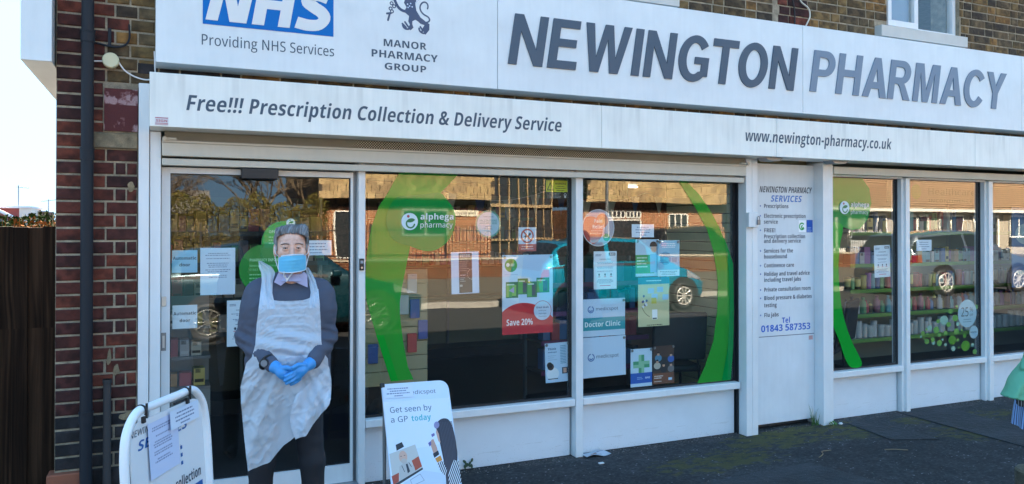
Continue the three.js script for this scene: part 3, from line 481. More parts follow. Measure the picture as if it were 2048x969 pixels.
{
  const v = thing('window_sticker', 'round pale blue vaccinations sticker with a teal rim on the window', 'window sticker', [2.053, 1.693, GZ - 0.006]);
  part('rim', v, new THREE.CircleGeometry(0.0965, 48), std(C(0.03, 0.25, 0.19), 0.5));
  const m = canvasTex(200, 200, (x, w, h) => { x.fillStyle = '#9fc4d4'; x.fillRect(0, 0, w, h); txt(x, 'Protect yourself', w * .27, h * .22, 12, w * .46, { color: '#2b4b5a' }); txt(x, 'VACCINATIONS', w * .1, h * .40, 17, w * .8, { bold: 1, color: '#2d7f83' }); txt(x, 'AVAILABLE HERE', w * .1, h * .51, 16, w * .8, { bold: 1, color: '#2d7f83' }); rows(x, w * .3, h * .6, w * .4, 2, 18, 6, '#3a5664'); x.strokeStyle = '#2d7f83'; x.lineWidth = 4; x.beginPath(); x.arc(w * .5, h * .95, 28, 3.5, 5.9); x.stroke(); });
  part('face', v, new THREE.CircleGeometry(0.084, 48).translate(0, 0, 0.0015), std(C(.9, .9, .9), 0.5, { map: m }));
}
sheet('poster', 'white poster with a black printed centre hung slightly askew in the window', 'poster', 1.881, 1.355, 0.203, 0.29, (x, w, h) => { x.fillStyle = '#cddcf0'; x.fillRect(0, 0, w, h); x.fillStyle = '#2e2e33'; x.fillRect(w * .28, h * .03, w * .47, h * .95); rows(x, w * .31, h * .06, w * .4, 2, h * .04, 7, '#c8c8c8', false); rows(x, w * .31, h * .17, w * .4, 7, h * .045, 4, '#8d8d90', false); txt(x, 'DO NOT', w * .32, h * .57, h * .025, w * .2, { bold: 1, color: '#e8e8e8' }); rows(x, w * .32, h * .61, w * .22, 3, h * .04, 5, '#b5b5b5', false); x.strokeStyle = '#9a9a98'; x.lineWidth = 6; x.setLineDash([7, 6]); x.beginPath(); x.arc(w * .75, h * .54, h * .12, 1.6, 4.7); x.stroke(); x.fillStyle = '#aaa'; x.fillRect(w * .3, h * .78, w * .1, h * .05); }, { rot: 0.02 });
sheet('sign', 'white and red no dogs sign with a crossed out dog on the window', 'sign', 2.357, 1.584, 0.143, 0.172, (x, w, h) => { x.fillStyle = '#c9d8ea'; x.fillRect(0, 0, w, h); x.fillStyle = '#b5544c'; x.fillRect(0, h * .70, w, h * .3); rows(x, w * .12, h * .78, w * .76, 2, h * .1, 6, '#e9cfcd'); x.fillStyle = '#25262c'; x.save(); x.translate(w * .5, h * .37); x.fillRect(-16, -5, 30, 12); x.beginPath(); x.arc(19, -14, 8, 0, 7); x.fill(); x.fillRect(9, -14, 8, 14); x.fillRect(-16, 5, 5, 16); x.fillRect(8, 5, 5, 16); x.fillRect(-24, -1, 10, 4); x.restore(); x.strokeStyle = '#b0493f'; x.lineWidth = 10; x.beginPath(); x.arc(w * .5, h * .36, h * .27, 0, 7); x.moveTo(w * .28, h * .17); x.lineTo(w * .72, h * .55); x.stroke(); });
sheet('window_sticker', 'yellow WARNING sticker with a black triangle in the top window corner', 'window sticker', 2.597, 1.971, 0.18, 0.084, (x, w, h) => { x.fillStyle = '#c9d22e'; x.fillRect(0, 0, w, h); x.strokeStyle = '#22240f'; x.lineWidth = 5; x.beginPath(); x.moveTo(w * .2, h * .22); x.lineTo(w * .33, h * .84); x.lineTo(w * .07, h * .84); x.closePath(); x.stroke(); x.fillRect(0, 0, 0, 0); txt(x, 'WARNING', w * .42, h * .36, h * .16, w * .5, { bold: 1, color: '#3b3d12' }); rows(x, w * .38, h * .48, w * .56, 3, h * .17, 5, '#57591d'); });
sheet('window_sticker', 'small black alarm company sticker under the yellow warning sticker', 'window sticker', 2.60, 1.902, 0.17, 0.047, (x, w, h) => { x.fillStyle = '#1c1f1e'; x.fillRect(0, 0, w, h); rows(x, w * .1, h * .12, w * .6, 4, h * .22, 4, '#aeb4b0'); x.strokeStyle = '#dcdcdc'; x.lineWidth = 4; x.beginPath(); x.arc(w * .88, h * .35, 8, 0, 7); x.stroke(); x.fillStyle = '#dcdcdc'; x.fillRect(w * .84, h * .5, 12, 14); });
sheet('poster', 'large white and red Save 20% poster with green product packs', 'poster', 2.361, 1.19, 0.40, 0.566, (x, w, h) => {
  x.fillStyle = '#b9d2ec'; x.fillRect(0, 0, w, h); x.fillStyle = '#cfdfee'; x.beginPath(); x.moveTo(0, 0); x.lineTo(w * .42, 0); x.lineTo(w * .3, h * .7); x.lineTo(0, h * .7); x.fill();
  x.fillStyle = '#4aa545'; x.beginPath(); x.arc(w * .17, h * .13, w * .12, 0, 7); x.fill(); x.fillStyle = '#2e8d38'; x.fillRect(w * .14, h * .05, w * .06, h * .16); x.fillStyle = '#e9f3ea'; x.beginPath(); x.arc(w * .11, h * .125, w * .035, 0, 7); x.fill(); rows(x, w * .16, h * .11, w * .11, 2, h * .02, 6, '#e0eee0', false);
  x.fillStyle = '#8aa3c0'; x.fillRect(w * .05, h * .245, w * .25, 2);
  for (const [a, b, c, d] of [[.07, .34, .24, .20], [.30, .30, .20, .20], [.48, .34, .20, .20], [.67, .295, .26, .19]]) { x.fillStyle = '#256b35'; x.fillRect(w * a, h * b, w * c, h * d); x.fillStyle = '#58a843'; x.fillRect(w * (a + .01), h * (b + .02), w * c * .45, h * (d - .03)); x.fillStyle = a > .1 ? '#3c4152' : '#86bb4c'; x.fillRect(w * (a + c * .5), h * (b + .035), w * c * .34, h * (d - .06)); x.fillStyle = '#c9dcd0'; x.fillRect(w * (a + .02), h * (b + .025), w * c * .6, h * .016); }
  x.fillStyle = '#b9a6cf'; x.beginPath(); x.moveTo(w * .13, h * .45); x.lineTo(w * .23, h * .40); x.lineTo(w * .23, h * .48); x.fill();
  x.fillStyle = '#cb2a35'; x.beginPath(); x.moveTo(0, h * .715); x.bezierCurveTo(w * .25, h * .55, w * .7, h * .57, w, h * .81); x.lineTo(w, h); x.lineTo(0, h); x.fill();
  txt(x, 'Save 20%', w * .08, h * .885, h * .075, w * .52, { bold: 1, color: '#f4eef0' });
  x.fillStyle = '#c6d8ea'; x.strokeStyle = '#b7414f'; x.lineWidth = 3; x.beginPath(); x.arc(w * .79, h * .715, w * .175, 0, 7); x.fill(); x.stroke();
  txt(x, 'Great deals', w * .665, h * .685, h * .025, w * .25, { bold: 1, color: '#5b6576' }); ['inside your', 'alphega', 'Pharmacy'].forEach((s, i) => txt(x, s, w * .71, h * (.72 + i * .037), h * .016, w * .16, { color: '#5b6576' }));
}, { pins: [[-.46, .47], [.46, .47]] });
sheet('poster', 'curling poster of a person at a laptop at the lower right of the window', 'poster', 2.60, 0.685, 0.195, 0.287, (x, w, h) => { x.fillStyle = '#bcd6ec'; x.fillRect(0, 0, w, h); txt(x, 'Think', w * .12, h * .18, h * .055, w * .34, { bold: 1, color: '#27466a' }); txt(x, 'medicspot', w * .12, h * .25, h * .03, w * .36, { bold: 1, color: '#27466a' }); for (let i = 0; i < 12; i++) { x.fillStyle = '#6f9bb6'; x.fillRect(w * .62, h * (.08 + i * .04), w * .24, 5); } rows(x, w * .12, h * .32, w * .4, 3, h * .05, 3, '#8aa4bd', false); x.fillStyle = '#e6edf4'; x.beginPath(); x.ellipse(w * .3, h * .78, w * .25, h * .16, 0, 0, 7); x.fill(); x.fillStyle = '#4a3430'; x.beginPath(); x.arc(w * .22, h * .60, w * .13, 0, 7); x.fill(); x.fillStyle = '#20191a'; x.beginPath(); x.arc(w * .18, h * .56, w * .11, 0, 7); x.fill(); x.fillStyle = '#26384c'; x.fillRect(w * .1, h * .90, w * .4, h * .02); x.fillRect(w * .68, h * .64, w * .26, h * .16); x.fillStyle = '#d9a892'; x.fillRect(w * .73, h * .66, w * .14, h * .12); }, { curl: 0.014, pins: [[-.45, .46], [.45, .46]], rot: 0.03 });
{ // pain relief oval
  const v = thing('window_sticker', 'large oval red and grey Pain Relief sticker high on the window', 'window sticker', [2.944, 1.667, GZ - 0.006]);
  const m = canvasTex(256, 256, (x, w, h) => { x.fillStyle = '#a9a5b6'; x.fillRect(0, 0, w, h); x.fillStyle = '#c04a41'; x.beginPath(); x.ellipse(w * .22, h * .58, w * .42, h * .40, -.3, 0, 7); x.fill(); for (const [r, c] of [[.2, '#c8553f'], [.16, '#d06b45'], [.11, '#d98650'], [.05, '#e0a060']]) { x.fillStyle = c; x.beginPath(); x.arc(w * .62, h * .30, w * r, 0, 7); x.fill(); } txt(x, 'Pain', w * .35, h * .36, 26, w * .28, { bold: 1, color: '#f2e6e6' }); txt(x, 'Relief', w * .30, h * .52, 26, w * .38, { bold: 1, color: '#f2e6e6' }); rows(x, w * .2, h * .57, w * .5, 2, 18, 7, '#e6b9b4'); x.fillStyle = '#1f8c4a'; x.beginPath(); x.arc(w * .76, h * .77, w * .11, 0, 7); x.fill(); rows(x, w * .68, h * .76, w * .16, 1, 1, 8, '#c8e6cf'); });
  part('rim', v, new THREE.CircleGeometry(0.139, 48), std(C(.62, .64, .68), 0.5));
  part('face', v, new THREE.CircleGeometry(0.133, 48).translate(0, 0, 0.0015), std(C(.9, .9, .9), 0.5, { map: m }));
}
sheet('notice', 'small white closing time notice high in the window beside the Pain Relief oval', 'notice', 3.340, 1.644, 0.205, 0.10, small);
sheet('poster', 'white health notice under the Pain Relief oval with three pictograms', 'poster', 3.004, 1.348, 0.20, 0.285, nhs, { pins: [] });
sheet('poster', 'green and white poster of a dark haired figure half behind the blue poster', 'poster', 3.385, 1.435, 0.215, 0.286, (x, w, h) => { x.fillStyle = '#b9d4e6'; x.fillRect(0, 0, w, h); x.fillStyle = '#3f9a4c'; x.fillRect(0, h * .42, w * .8, h * .5); for (let i = 0; i < 4; i++) rows(x, w * .06, h * (.48 + i * .08), w * .5, 1, 1, 9, '#d6ead8', false); x.fillStyle = '#8fb1d8'; x.fillRect(w * .62, h * .4, w * .3, h * .5); x.fillStyle = '#d9b09a'; x.beginPath(); x.arc(w * .78, h * .26, w * .13, 0, 7); x.fill(); x.fillStyle = '#2b2020'; x.beginPath(); x.arc(w * .76, h * .18, w * .16, 3, 6.4); x.fill(); }, { z: GZ - 0.014, pins: [[-.42, .45], [.42, .45]] });
sheet('poster', 'pale blue information poster with dark panels beside the green poster', 'poster', 3.578, 1.429, 0.207, 0.281, (x, w, h) => { x.fillStyle = '#8cc3dc'; x.fillRect(0, 0, w, h); rows(x, w * .1, h * .08, w * .8, 3, h * .05, 6, '#e9f3f8'); x.fillStyle = '#5fa4c6'; x.beginPath(); x.arc(w * .35, h * .5, w * .25, 0, 7); x.fill(); rows(x, w * .1, h * .36, w * .5, 5, h * .06, 4, '#31688a', false); for (let i = 0; i < 30; i++) { x.fillStyle = '#315a70'; x.fillRect(w * .66 + (i % 6) * 7, h * .48 + Math.floor(i / 6) * 7, 4, 4); } x.fillStyle = '#d8e8f0'; x.fillRect(0, h * .82, w, h * .18); rows(x, w * .1, h * .86, w * .8, 3, h * .04, 4, '#5d7c90'); }, { pins: [[-.42, .45], [.42, .45]] });
sheet('poster', 'pale yellow poster with a teal top edge and cotton flowers in the window', 'poster', 3.44, 1.095, 0.291, 0.379, (x, w, h) => { x.fillStyle = '#ccc89c'; x.fillRect(0, 0, w, h); x.fillStyle = '#1f7f9a'; x.fillRect(0, 0, w, h * .14); rows(x, w * .2, h * .06, w * .6, 1, 1, 7, '#d7eaf0'); for (const [a, b] of [[.3, .22], [.6, .2], [.42, .34], [.78, .36]]) { x.fillStyle = '#a9c4e0'; x.fillRect(w * a, h * b, w * .2, h * .11); } x.fillStyle = '#cfc04a'; x.fillRect(w * .42, h * .42, w * .16, h * .12); for (let i = 0; i < 9; i++) { x.fillStyle = i % 2 ? '#e4e8ee' : '#45507e'; x.beginPath(); x.arc(w * rr(.05, .28), h * rr(.38, .62), 9, 0, 7); x.fill(); } x.strokeStyle = '#5c5030'; x.lineWidth = 4; x.beginPath(); x.moveTo(w * .12, h * .6); x.quadraticCurveTo(w * .2, h * .75, w * .36, h * .8); x.stroke(); x.fillStyle = '#eef2f4'; x.fillRect(w * .44, h * .66, w * .17, h * .2); x.fillStyle = '#333'; x.fillRect(w * .46, h * .83, w * .13, 8); x.fillStyle = '#4a4428'; rows(x, w * .14, h * .965, w * .76, 1, 1, 6, '#4a4428'); }, { curl: 0.01 });
const med = (x, w, h, y, s) => { x.strokeStyle = '#4166a6'; x.lineWidth = 6 * s; x.beginPath(); x.arc(w * .24, y, h * .075 * s, -1.2, 4.6); x.stroke(); x.beginPath(); x.arc(w * .24, y, h * .04 * s, .3, 2.8); x.stroke(); txt(x, 'medicspot', w * .345, y + h * .03, h * .075 * s, w * .50, { color: '#39435a' }); };
sheet('sign', 'white card sign with a teal Doctor Clinic band, upper of a pair in the window', 'sign', 2.981, 0.995, 0.394, 0.28, (x, w, h) => { x.fillStyle = '#c3d9ec'; x.fillRect(0, 0, w, h); med(x, w, h, h * .28, 1.1); x.fillStyle = '#2a98a4'; x.fillRect(0, h * .50, w, h * .34); txt(x, 'Doctor Clinic', w * .1, h * .74, h * .13, w * .8, { bold: 1, color: '#e8f4f8' }); }, { pins: [[-.47, .44], [.46, .44]], curl: .002 });
sheet('sign', 'plain white card sign with a smiling face logo, lower of a pair in the window', 'sign', 2.985, 0.700, 0.394, 0.30, (x, w, h) => { x.fillStyle = '#c8dcf0'; x.fillRect(0, 0, w, h); med(x, w, h, h * .5, 1.15); }, { pins: [[-.47, .44], [.46, .44]], curl: .003, rot: .01 });
sheet('poster', 'white and blue poster with a green pharmacy cross at the window foot', 'poster', 3.324, 0.594, 0.195, 0.291, (x, w, h) => { x.fillStyle = '#c4dcee'; x.fillRect(0, 0, w, h); const cx = w * .5, cy = h * .42, a = w * .13, b = w * .38; x.fillStyle = '#4a9d70'; x.fillRect(cx - a, cy - b, 2 * a, 2 * b); x.fillRect(cx - b, cy - a, 2 * b, 2 * a); x.fillStyle = '#8cc4a0'; for (const [p, q, r, s] of [[-1, -1, 0, -1], [0, 0, 0, 0]]) { x.fillRect(cx - a, cy - b, a, b); x.fillRect(cx, cy, a, b); x.fillRect(cx, cy - a, b, a); x.fillRect(cx - b, cy, b, a); } x.fillStyle = '#1c5ab4'; x.fillRect(0, h * .64, w, h * .27); txt(x, 'NHS', w * .66, h * .80, h * .05, w * .24, { bold: 1, slant: .2, color: '#dfe9f8' }); rows(x, w * .3, h * .75, w * .3, 2, h * .04, 5, '#9dbbe6', false); }, { pins: [[-.44, .46], [.44, .46]] });
sheet('poster', 'dark brown poster with people in blue clothes beside the green cross poster', 'poster', 3.529, 0.602, 0.196, 0.295, (x, w, h) => { x.fillStyle = '#463128'; x.fillRect(0, 0, w, h); x.fillStyle = '#2b2a2e'; x.fillRect(0, h * .3, w, h * .35); for (const [a, b, c] of [[.25, .32, '#4f86a4'], [.85, .36, '#3d63b0'], [.2, .52, '#b8b2a4'], [.5, .62, '#25232a'], [.85, .62, '#6d6c70']]) { x.fillStyle = c; x.beginPath(); x.ellipse(w * a, h * b, w * .16, h * .09, 0, 0, 7); x.fill(); x.fillStyle = '#c79a80'; x.beginPath(); x.arc(w * a, h * (b - .1), w * .06, 0, 7); x.fill(); x.fillStyle = '#231a18'; x.beginPath(); x.arc(w * a, h * (b - .125), w * .06, 3.1, 6.3); x.fill(); } x.fillStyle = '#7a4a34'; x.fillRect(0, h * .72, w, h * .28); rows(x, w * .06, h * .78, w * .5, 2, h * .05, 7, '#e6dcd6', false); rows(x, w * .06, h * .92, w * .35, 1, 1, 6, '#e6dcd6', false); x.fillStyle = '#b8d0ea'; x.fillRect(w * .72, h * .85, w * .18, h * .07); }, { pins: [[-.44, .46], [.44, .46]] });
sheet('poster', 'white health notice with pictograms on the window right of the services panel', 'poster', 5.905, 1.366, 0.205, 0.29, nhs, { rot: 0.03, curl: .01 });
sheet('notice', 'small white notice above the shelves in the window with green bubbles', 'notice', 6.449, 1.505, 0.208, 0.103, small);
{
  const b = thing('window_sticker', 'cluster of green bubble stickers with a large 25% OFF disc on the window', 'window sticker', [0, 0, GZ - 0.004]);
  const bub = [[6.714, .793, .044, 0], [6.869, .807, .032, 1], [6.8, .873, .022, 1], [6.629, .789, .02, 1], [6.771, .75, .025, 1], [6.517, .731, .025, 0], [6.605, .707, .032, 1], [6.647, .661, .02, 1], [6.728, .674, .02, 1], [6.879, .681, .028, 1], [6.96, .688, .012, 1], [6.423, .688, .02, 1], [6.481, .675, .012, 1], [6.474, .606, .025, 1], [6.552, .619, .023, 1], [6.648, .581, .029, 1], [6.691, .612, .012, 0], [6.729, .562, .016, 0], [6.824, .6, .043, 2], [6.9, .595, .015, 1], [6.839, .518, .024, 0], [6.913, .524, .009, 1], [6.999, .631, .021, 2], [7.009, .533, .05, 2], [7.107, .536, .018, 0], [7.146, .469, .025, 1], [6.398, .656, .011, 0], [6.901, .75, .019, 0], [7.168, .902, .022, 1], [6.437, .634, .009, 1], [6.891, .918, .012, 1], [6.473, .721, .012, 1], [6.564, .589, .019, 0]];
  const mats = [gm(.42, .66, .52, .25), gm(.24, .50, .10, .25), gm(.13, .36, .025, .15)];
  bub.forEach(([x, y, r, c], i) => part('bubble', b, new THREE.CircleGeometry(r * 1.0, 24).scale(1.25, 1, 1).translate(x, y, (i % 5) * 0.0008), mats[c]));
  const m = canvasTex(220, 220, (x, w, h) => { x.fillStyle = '#a9cbd9'; x.fillRect(0, 0, w, h); txt(x, '25', w * .16, h * .6, 70, w * .42, { color: '#1d2530' }); txt(x, '%', w * .62, h * .44, 34, w * .2, { color: '#2d3944' }); txt(x, 'OFF', w * .62, h * .6, 18, w * .2, { color: '#2d3944' }); rows(x, w * .18, h * .70, w * .62, 2, 18, 7, '#6f8d9e'); });
  part('disc', b, new THREE.CircleGeometry(0.133, 40).translate(7.033, 0.844, 0.005), std(C(.9, .9, .9), 0.5, { map: m }));
  const m2 = canvasTex(96, 96, (x, w, h) => { x.fillStyle = '#a9cbd9'; x.fillRect(0, 0, w, h); txt(x, 'BetterYou', w * .1, h * .55, 12, w * .8, { bold: 1, color: '#2d3944' }); });
  part('disc', b, new THREE.CircleGeometry(0.062, 32).translate(7.125, 0.660, 0.005), std(C(.9, .9, .9), 0.5, { map: m2 }));
}

// ---------- inside the shop ----------
struct('shop_floor', bx(-0.35, 12, -0.02, 0.03, -9, -0.065), std(C(0.06, 0.06, 0.065), 0.4, { map: grime }));
struct('shop_ceiling', bx(-0.35, 12, 2.47, 2.515, -9, 0.09), std(C(0.5, 0.5, 0.48), 0.8));
struct('shop_wall', [bx(-0.37, -0.3, 0, 2.5, -9, -0.21), bx(11.9, 12, 0, 2.5, -9, -0.2), bx(-0.35, 12, 0, 2.5, -9.1, -9)], std(C(0.20, 0.19, 0.17), 0.8, { map: grime }));
struct('shop_partition', [bx(4.35, 5.05, 0, 2.47, -0.4, -0.07), bx(4.25, 4.35, 0, 2.47, -1.0, -0.07)], std(C(0.20, 0.18, 0.11), 0.8));
{
  const s = thing('slat_wall', 'khaki slatted display wall at the right end of the middle window', 'display wall');
  for (let i = 0; i < 30; i++) part('slat', s, rb(4.222, 4.246, 0.03 + i * 0.08, 0.103 + i * 0.08, -0.95, -0.09, 0.004), std(C(.62, .56, .33), .7));
  const b = thing('display_board', 'beige display board with hanging packets behind the green swirl window', 'display board');
  for (let i = 0; i < 8; i++) part('slat', b, rb(1.19, 1.70, 0.56 + i * 0.102, 0.658 + i * 0.102, -0.33, -0.30, 0.003), std(C(.34, .29, .17), .8));
  part('stand', b, bx(1.2, 1.68, 0.03, 0.56, -0.33, -0.31), M.black);
  const cols = [C(.05, .09, .3), C(.4, .05, .05), C(.45, .45, .45), C(.08, .3, .15)];
  [[1.52, 1.13, 2], [1.60, 1.10, 0], [1.58, 1.28, 2], [1.40, 0.98, 0], [1.58, 0.86, 1], [1.30, 0.80, 0], [1.66, 0.95, 0], [1.47, 0.86, 3]].forEach(([x, y, c], i) => solo('hanging_packet', ['pale', 'blue', 'white', 'dark blue', 'red', 'navy', 'blue', 'green'][i] + ' packet hanging on the beige display board, ' + ['second row centre', 'second row right', 'top row', 'second row left', 'lower row beside the pole', 'lowest row left', 'row right end', 'lower row centre'][i], 'packet', [rb(x - .035, x + .035, y - .075, y + .06, -0.296, -0.275, .005), bar([x, y + .05, -.30], [x, y + .05, -.26], .002)], std(cols[c], .4), 'packets hanging on the display board'));
}
function chairAt(label, x, z, turn) {
  const c = thing('chair', label, 'chair', [x, 0.03, z], turn), f = std(C(.012, .012, .016), .6);
  part('seat', c, rb(-.24, .24, .43, .49, -.23, .23, .03, 2), f); part('backrest', c, rb(-.23, .23, .58, .98, -.25, -.21, .03, 3).rotateX(-.12), f);
  for (const [a, b] of [[-1, -1], [1, -1], [-1, 1], [1, 1]]) part('leg', c, bar([a * .22, .44, b * .2], [a * .24, 0, b * .24], .012), M.black);
  part('back_frame', c, [bar([-.2, .45, -.22], [-.2, .9, -.28], .012), bar([.2, .45, -.22], [.2, .9, -.28], .012)], M.black);
}
chairAt('black chair standing behind the people poster by the slatted wall', 3.92, -0.55, 2.9);
chairAt('black padded chair behind the green crescent of the right hand windows', 5.85, -0.75, -2.6);
const goods = [];
const gcol = [C(.5, .5, .48), C(.08, .16, .35), C(.45, .07, .09), C(.1, .3, .14), C(.45, .38, .12), C(.3, .12, .35), C(.55, .55, .55), C(.03, .04, .07), C(.55, .3, .1), C(.12, .35, .42)].map(c => std(c, .45));
// printed packs: a pale label field, a title bar and a few lines on each colour
const packTex = [0, 1, 2, 3].map(v => { const t = canvasTex(64, 64, (x, w, h) => { x.fillStyle = ['#ffffff', '#e8e8e8', '#d8d8d8', '#f4f4f4'][v]; x.fillRect(0, 0, w, h); x.fillStyle = ['#444', '#fff', '#777', '#222'][v]; x.fillRect(6, 8 + v * 4, 52, 12); x.fillStyle = ['#bbb', '#999', '#fff', '#888'][v]; x.fillRect(10, 34, 30 + v * 4, 16); x.fillStyle = '#555'; for (let i = 0; i < 3; i++) x.fillRect(12, 37 + i * 4, 18 + i * 3, 2); }); t.wrapS = t.wrapT = THREE.RepeatWrapping; t.offset.set(.5, .5); return t; });
gcol.push(...[C(.6, .58, .5), C(.12, .25, .5), C(.6, .12, .12), C(.2, .45, .2), C(.6, .5, .15), C(.5, .5, .55)].map((c, i) => std(c, .4, { map: packTex[i % 4] })), ...[C(.65, .65, .66), C(.5, .2, .3), C(.15, .4, .5)].map((c, i) => std(c, .4, { map: packTex[(i + 1) % 4] })));
const proto = { box: rb(-.5, .5, 0, 1, -.5, .5, .03), bottle: new THREE.LatheGeometry([[0, 0], [.42, 0], [.5, .05], [.5, .62], [.42, .74], [.2, .82], [.2, .86], [.26, .86], [.26, 1], [0, 1]].map(p => new THREE.Vector2(...p)), 12), tub: new THREE.LatheGeometry([[0, 0], [.46, 0], [.5, .04], [.5, .78], [.53, .78], [.53, 1], [0, 1]].map(p => new THREE.Vector2(...p)), 14) };
const hue = new Map([...['white', 'navy blue', 'red', 'green', 'mustard', 'purple', 'white', 'black', 'orange', 'teal', 'cream', 'blue', 'bright red', 'leaf green', 'yellow', 'grey', 'pale grey', 'pink', 'turquoise']].map((n, i) => [gcol[i], n]));
function stock(unit, x0, x1, y, z, kinds, hLo, hHi, where, gap = 0.012, cs = gcol) {
  let x = x0; const kind = pick(kinds);
  while (x < x1 - .05) {
    const w = kind === 'box' ? rr(.045, .09) : rr(.045, .08), h = rr(hLo, hHi);
    const mt = pick(cs), third = x < x0 + (x1 - x0) / 3 ? 'near the left end of' : x > x1 - (x1 - x0) / 3 ? 'near the right end of' : 'halfway along';
    const m = solo(kind === 'box' ? 'boxed_product' : kind === 'tub' ? 'tub' : 'bottle', (hue.get(mt) + (h > (hLo + hHi) / 2 ? ' tall ' : ' ') + (kind === 'box' ? 'box ' : kind + ' ') + third + ' the ' + where.shelf + where.short), kind === 'box' ? 'box' : kind, proto[kind], mt, where.group + ' (' + kind + ')');
    m.position.set(x + w / 2, y, z + rr(-.02, .02)); m.scale.set(w, h, kind === 'box' ? .1 : w); m.rotation.y = kind === 'box' ? rr(-.06, .06) : 0; x += w + gap;
  }
}
function shelving(label, x0, x1, z0, z1, ys, edge, back, top) {
  const s = thing('shelving_unit', label, 'shelving');
  part('back_panel', s, bx(x0, x1, 0.03, top, z0 - .02, z0), back); part('base', s, bx(x0, x1, .03, .16, z0, z1), M.black);
  for (const x of [x0, (x0 + x1) / 2, x1]) part('upright', s, bx(x - .012, x + .012, .03, top, z0 + .001, z0 + .04), M.greyMetal);
  for (const y of ys) { const sh = part('shelf', s, bx(x0, x1, y - .02, y, z0 + .04, z1), back); part('shelf_edge', sh, bx(x0, x1, y - .034, y + .006, z1, z1 + .008), edge); }
}
{
  const green = std(C(.13, .30, .05), .5), pale = std(C(.22, .24, .18), .7), N5 = ['lowest ', 'second ', 'third ', 'fourth ', 'top '], w = (a, short, i, n) => ({ group: a, short, shelf: i === n - 1 ? 'top ' : N5[i] });
  const ys = [0.45, 0.72, 0.99, 1.27, 1.62];
  shelving('long shelving unit with green shelf edges behind the right hand windows', 6.75, 10.9, -1.55, -1.15, ys, green, pale, 2.2);
  ys.forEach((y, i) => stock(0, 6.8, 10.85, y, -1.26, i === 1 || i === 2 ? ['bottle', 'tub'] : i === 0 ? ['tub'] : ['box'], .12, i === 4 ? .26 : .2, w('goods on the green edged shelves', 'green edged shelf', i, 5), .012, i === 0 ? [gcol[0], gcol[6]] : gcol));
  solo('shelf_header', 'pale header board with Healthcare lettering above the green edged shelves', 'sign', [bx(7.3, 9.05, 1.95, 2.2, -1.148, -1.13)], std(C(.20, .22, .13), .6));
  const hl = part('lettering', scene.children[scene.children.length - 1], [...lettersOf('Healthcare', 7.95, 8.75, 2.05, .075, -1.127, 0, 0, fontR), ...lettersOf('INCONTINENCE', 7.95, 8.7, 1.965, .035, -1.127)], std(C(.05, .09, .03), .5));
  part('logo', scene.children[scene.children.length - 1], new THREE.CircleGeometry(.085, 30).translate(7.75, 2.08, -1.127), green);
  shelving('shelving unit with purple shelf edges seen through the middle window', 2.95, 4.05, -1.35, -1.0, [0.42, 0.68, 0.93, 1.18], std(C(.22, .06, .16), .5), std(C(.12, .08, .06), .7), 1.4);
  [0.42, 0.68, 0.93, 1.18].forEach((y, i) => stock(0, 3.0, 4.0, y, -1.1, ['box'], .12, .2, w('goods on the purple edged shelves', 'purple edged shelf', i, 4), .008, [gcol[1], gcol[2], gcol[7], gcol[1]]));
  shelving('shelving unit of small goods seen through the door glass', -0.1, 1.35, -2.6, -2.2, [0.75, 1.05, 1.36, 1.63], std(C(.06, .10, .12), .5), std(C(.10, .09, .06), .7), 1.95);
  [0.75, 1.05, 1.36, 1.63].forEach((y, i) => stock(0, -.05, 1.3, y, -2.3, ['box', 'tub'], .12, .22, w('goods on the shelves behind the door', 'shelf behind the door', i, 4)));
  shelving('tall dark shelving unit deep inside behind the no dogs sign', 2.3, 4.4, -4.6, -4.2, [0.8, 1.2, 1.5, 1.8], std(C(.06, .12, .08), .5), pale, 2.1);
  [1.2, 1.5, 1.8].forEach((y, i) => stock(0, 2.35, 4.35, y, -4.3, ['box', 'bottle'], .12, .2, w('goods on the tall dark shelving', 'dark shelf deep inside', i, 3)));
  const pb = solo('prescription_sign', 'dark green Prescriptions sign over the counter deep in the shop', 'sign', bx(3.9, 5.6, 2.05, 2.3, -3.8, -3.76), std(C(.03, .12, .05), .6));
  part('lettering', pb, lettersOf('Prescriptions', 4.05, 5.4, 2.12, .11, -3.757, 0, 0, fontR), std(C(.3, .34, .28), .5));
  const c = thing('counter_display', 'low white display rack of packets just inside the door', 'display rack');
  part('frame', c, [bx(-.02, .26, .03, .6, -.75, -.5), bx(-.02, .26, .6, 1.2, -.75, -.72)], std(C(.25, .26, .25), .6));
  for (const [i, y] of [[0, .62], [1, .82], [2, 1.02]]) part('tray', c, bx(-.02, .26, y - .02, y, -.72, -.5), M.greyMetal), stock(0, 0, .25, y, -.58, ['box'], .08, .13, w('packets on the rack inside the door', 'tray inside the door', i, 3), .01);
  const poster2 = solo('standee', 'tall blue display stand by the last window at the right', 'display stand', rb(8.62, 9.1, 1.0, 1.9, -.62, -.6, .01), std(C(.04, .18, .42), .4));
  part('print', poster2, [new THREE.CircleGeometry(.2, 30).scale(1, .6, 1).translate(8.86, 1.6, -.597), bx(8.68, 8.84, 1.15, 1.19, -.6, -.596)], std(C(.35, .55, .65), .5));
  const lamp = new THREE.MeshStandardMaterial({ color: C(.9, .9, .9), emissive: C(1, .95, .8), emissiveIntensity: 0.6 });
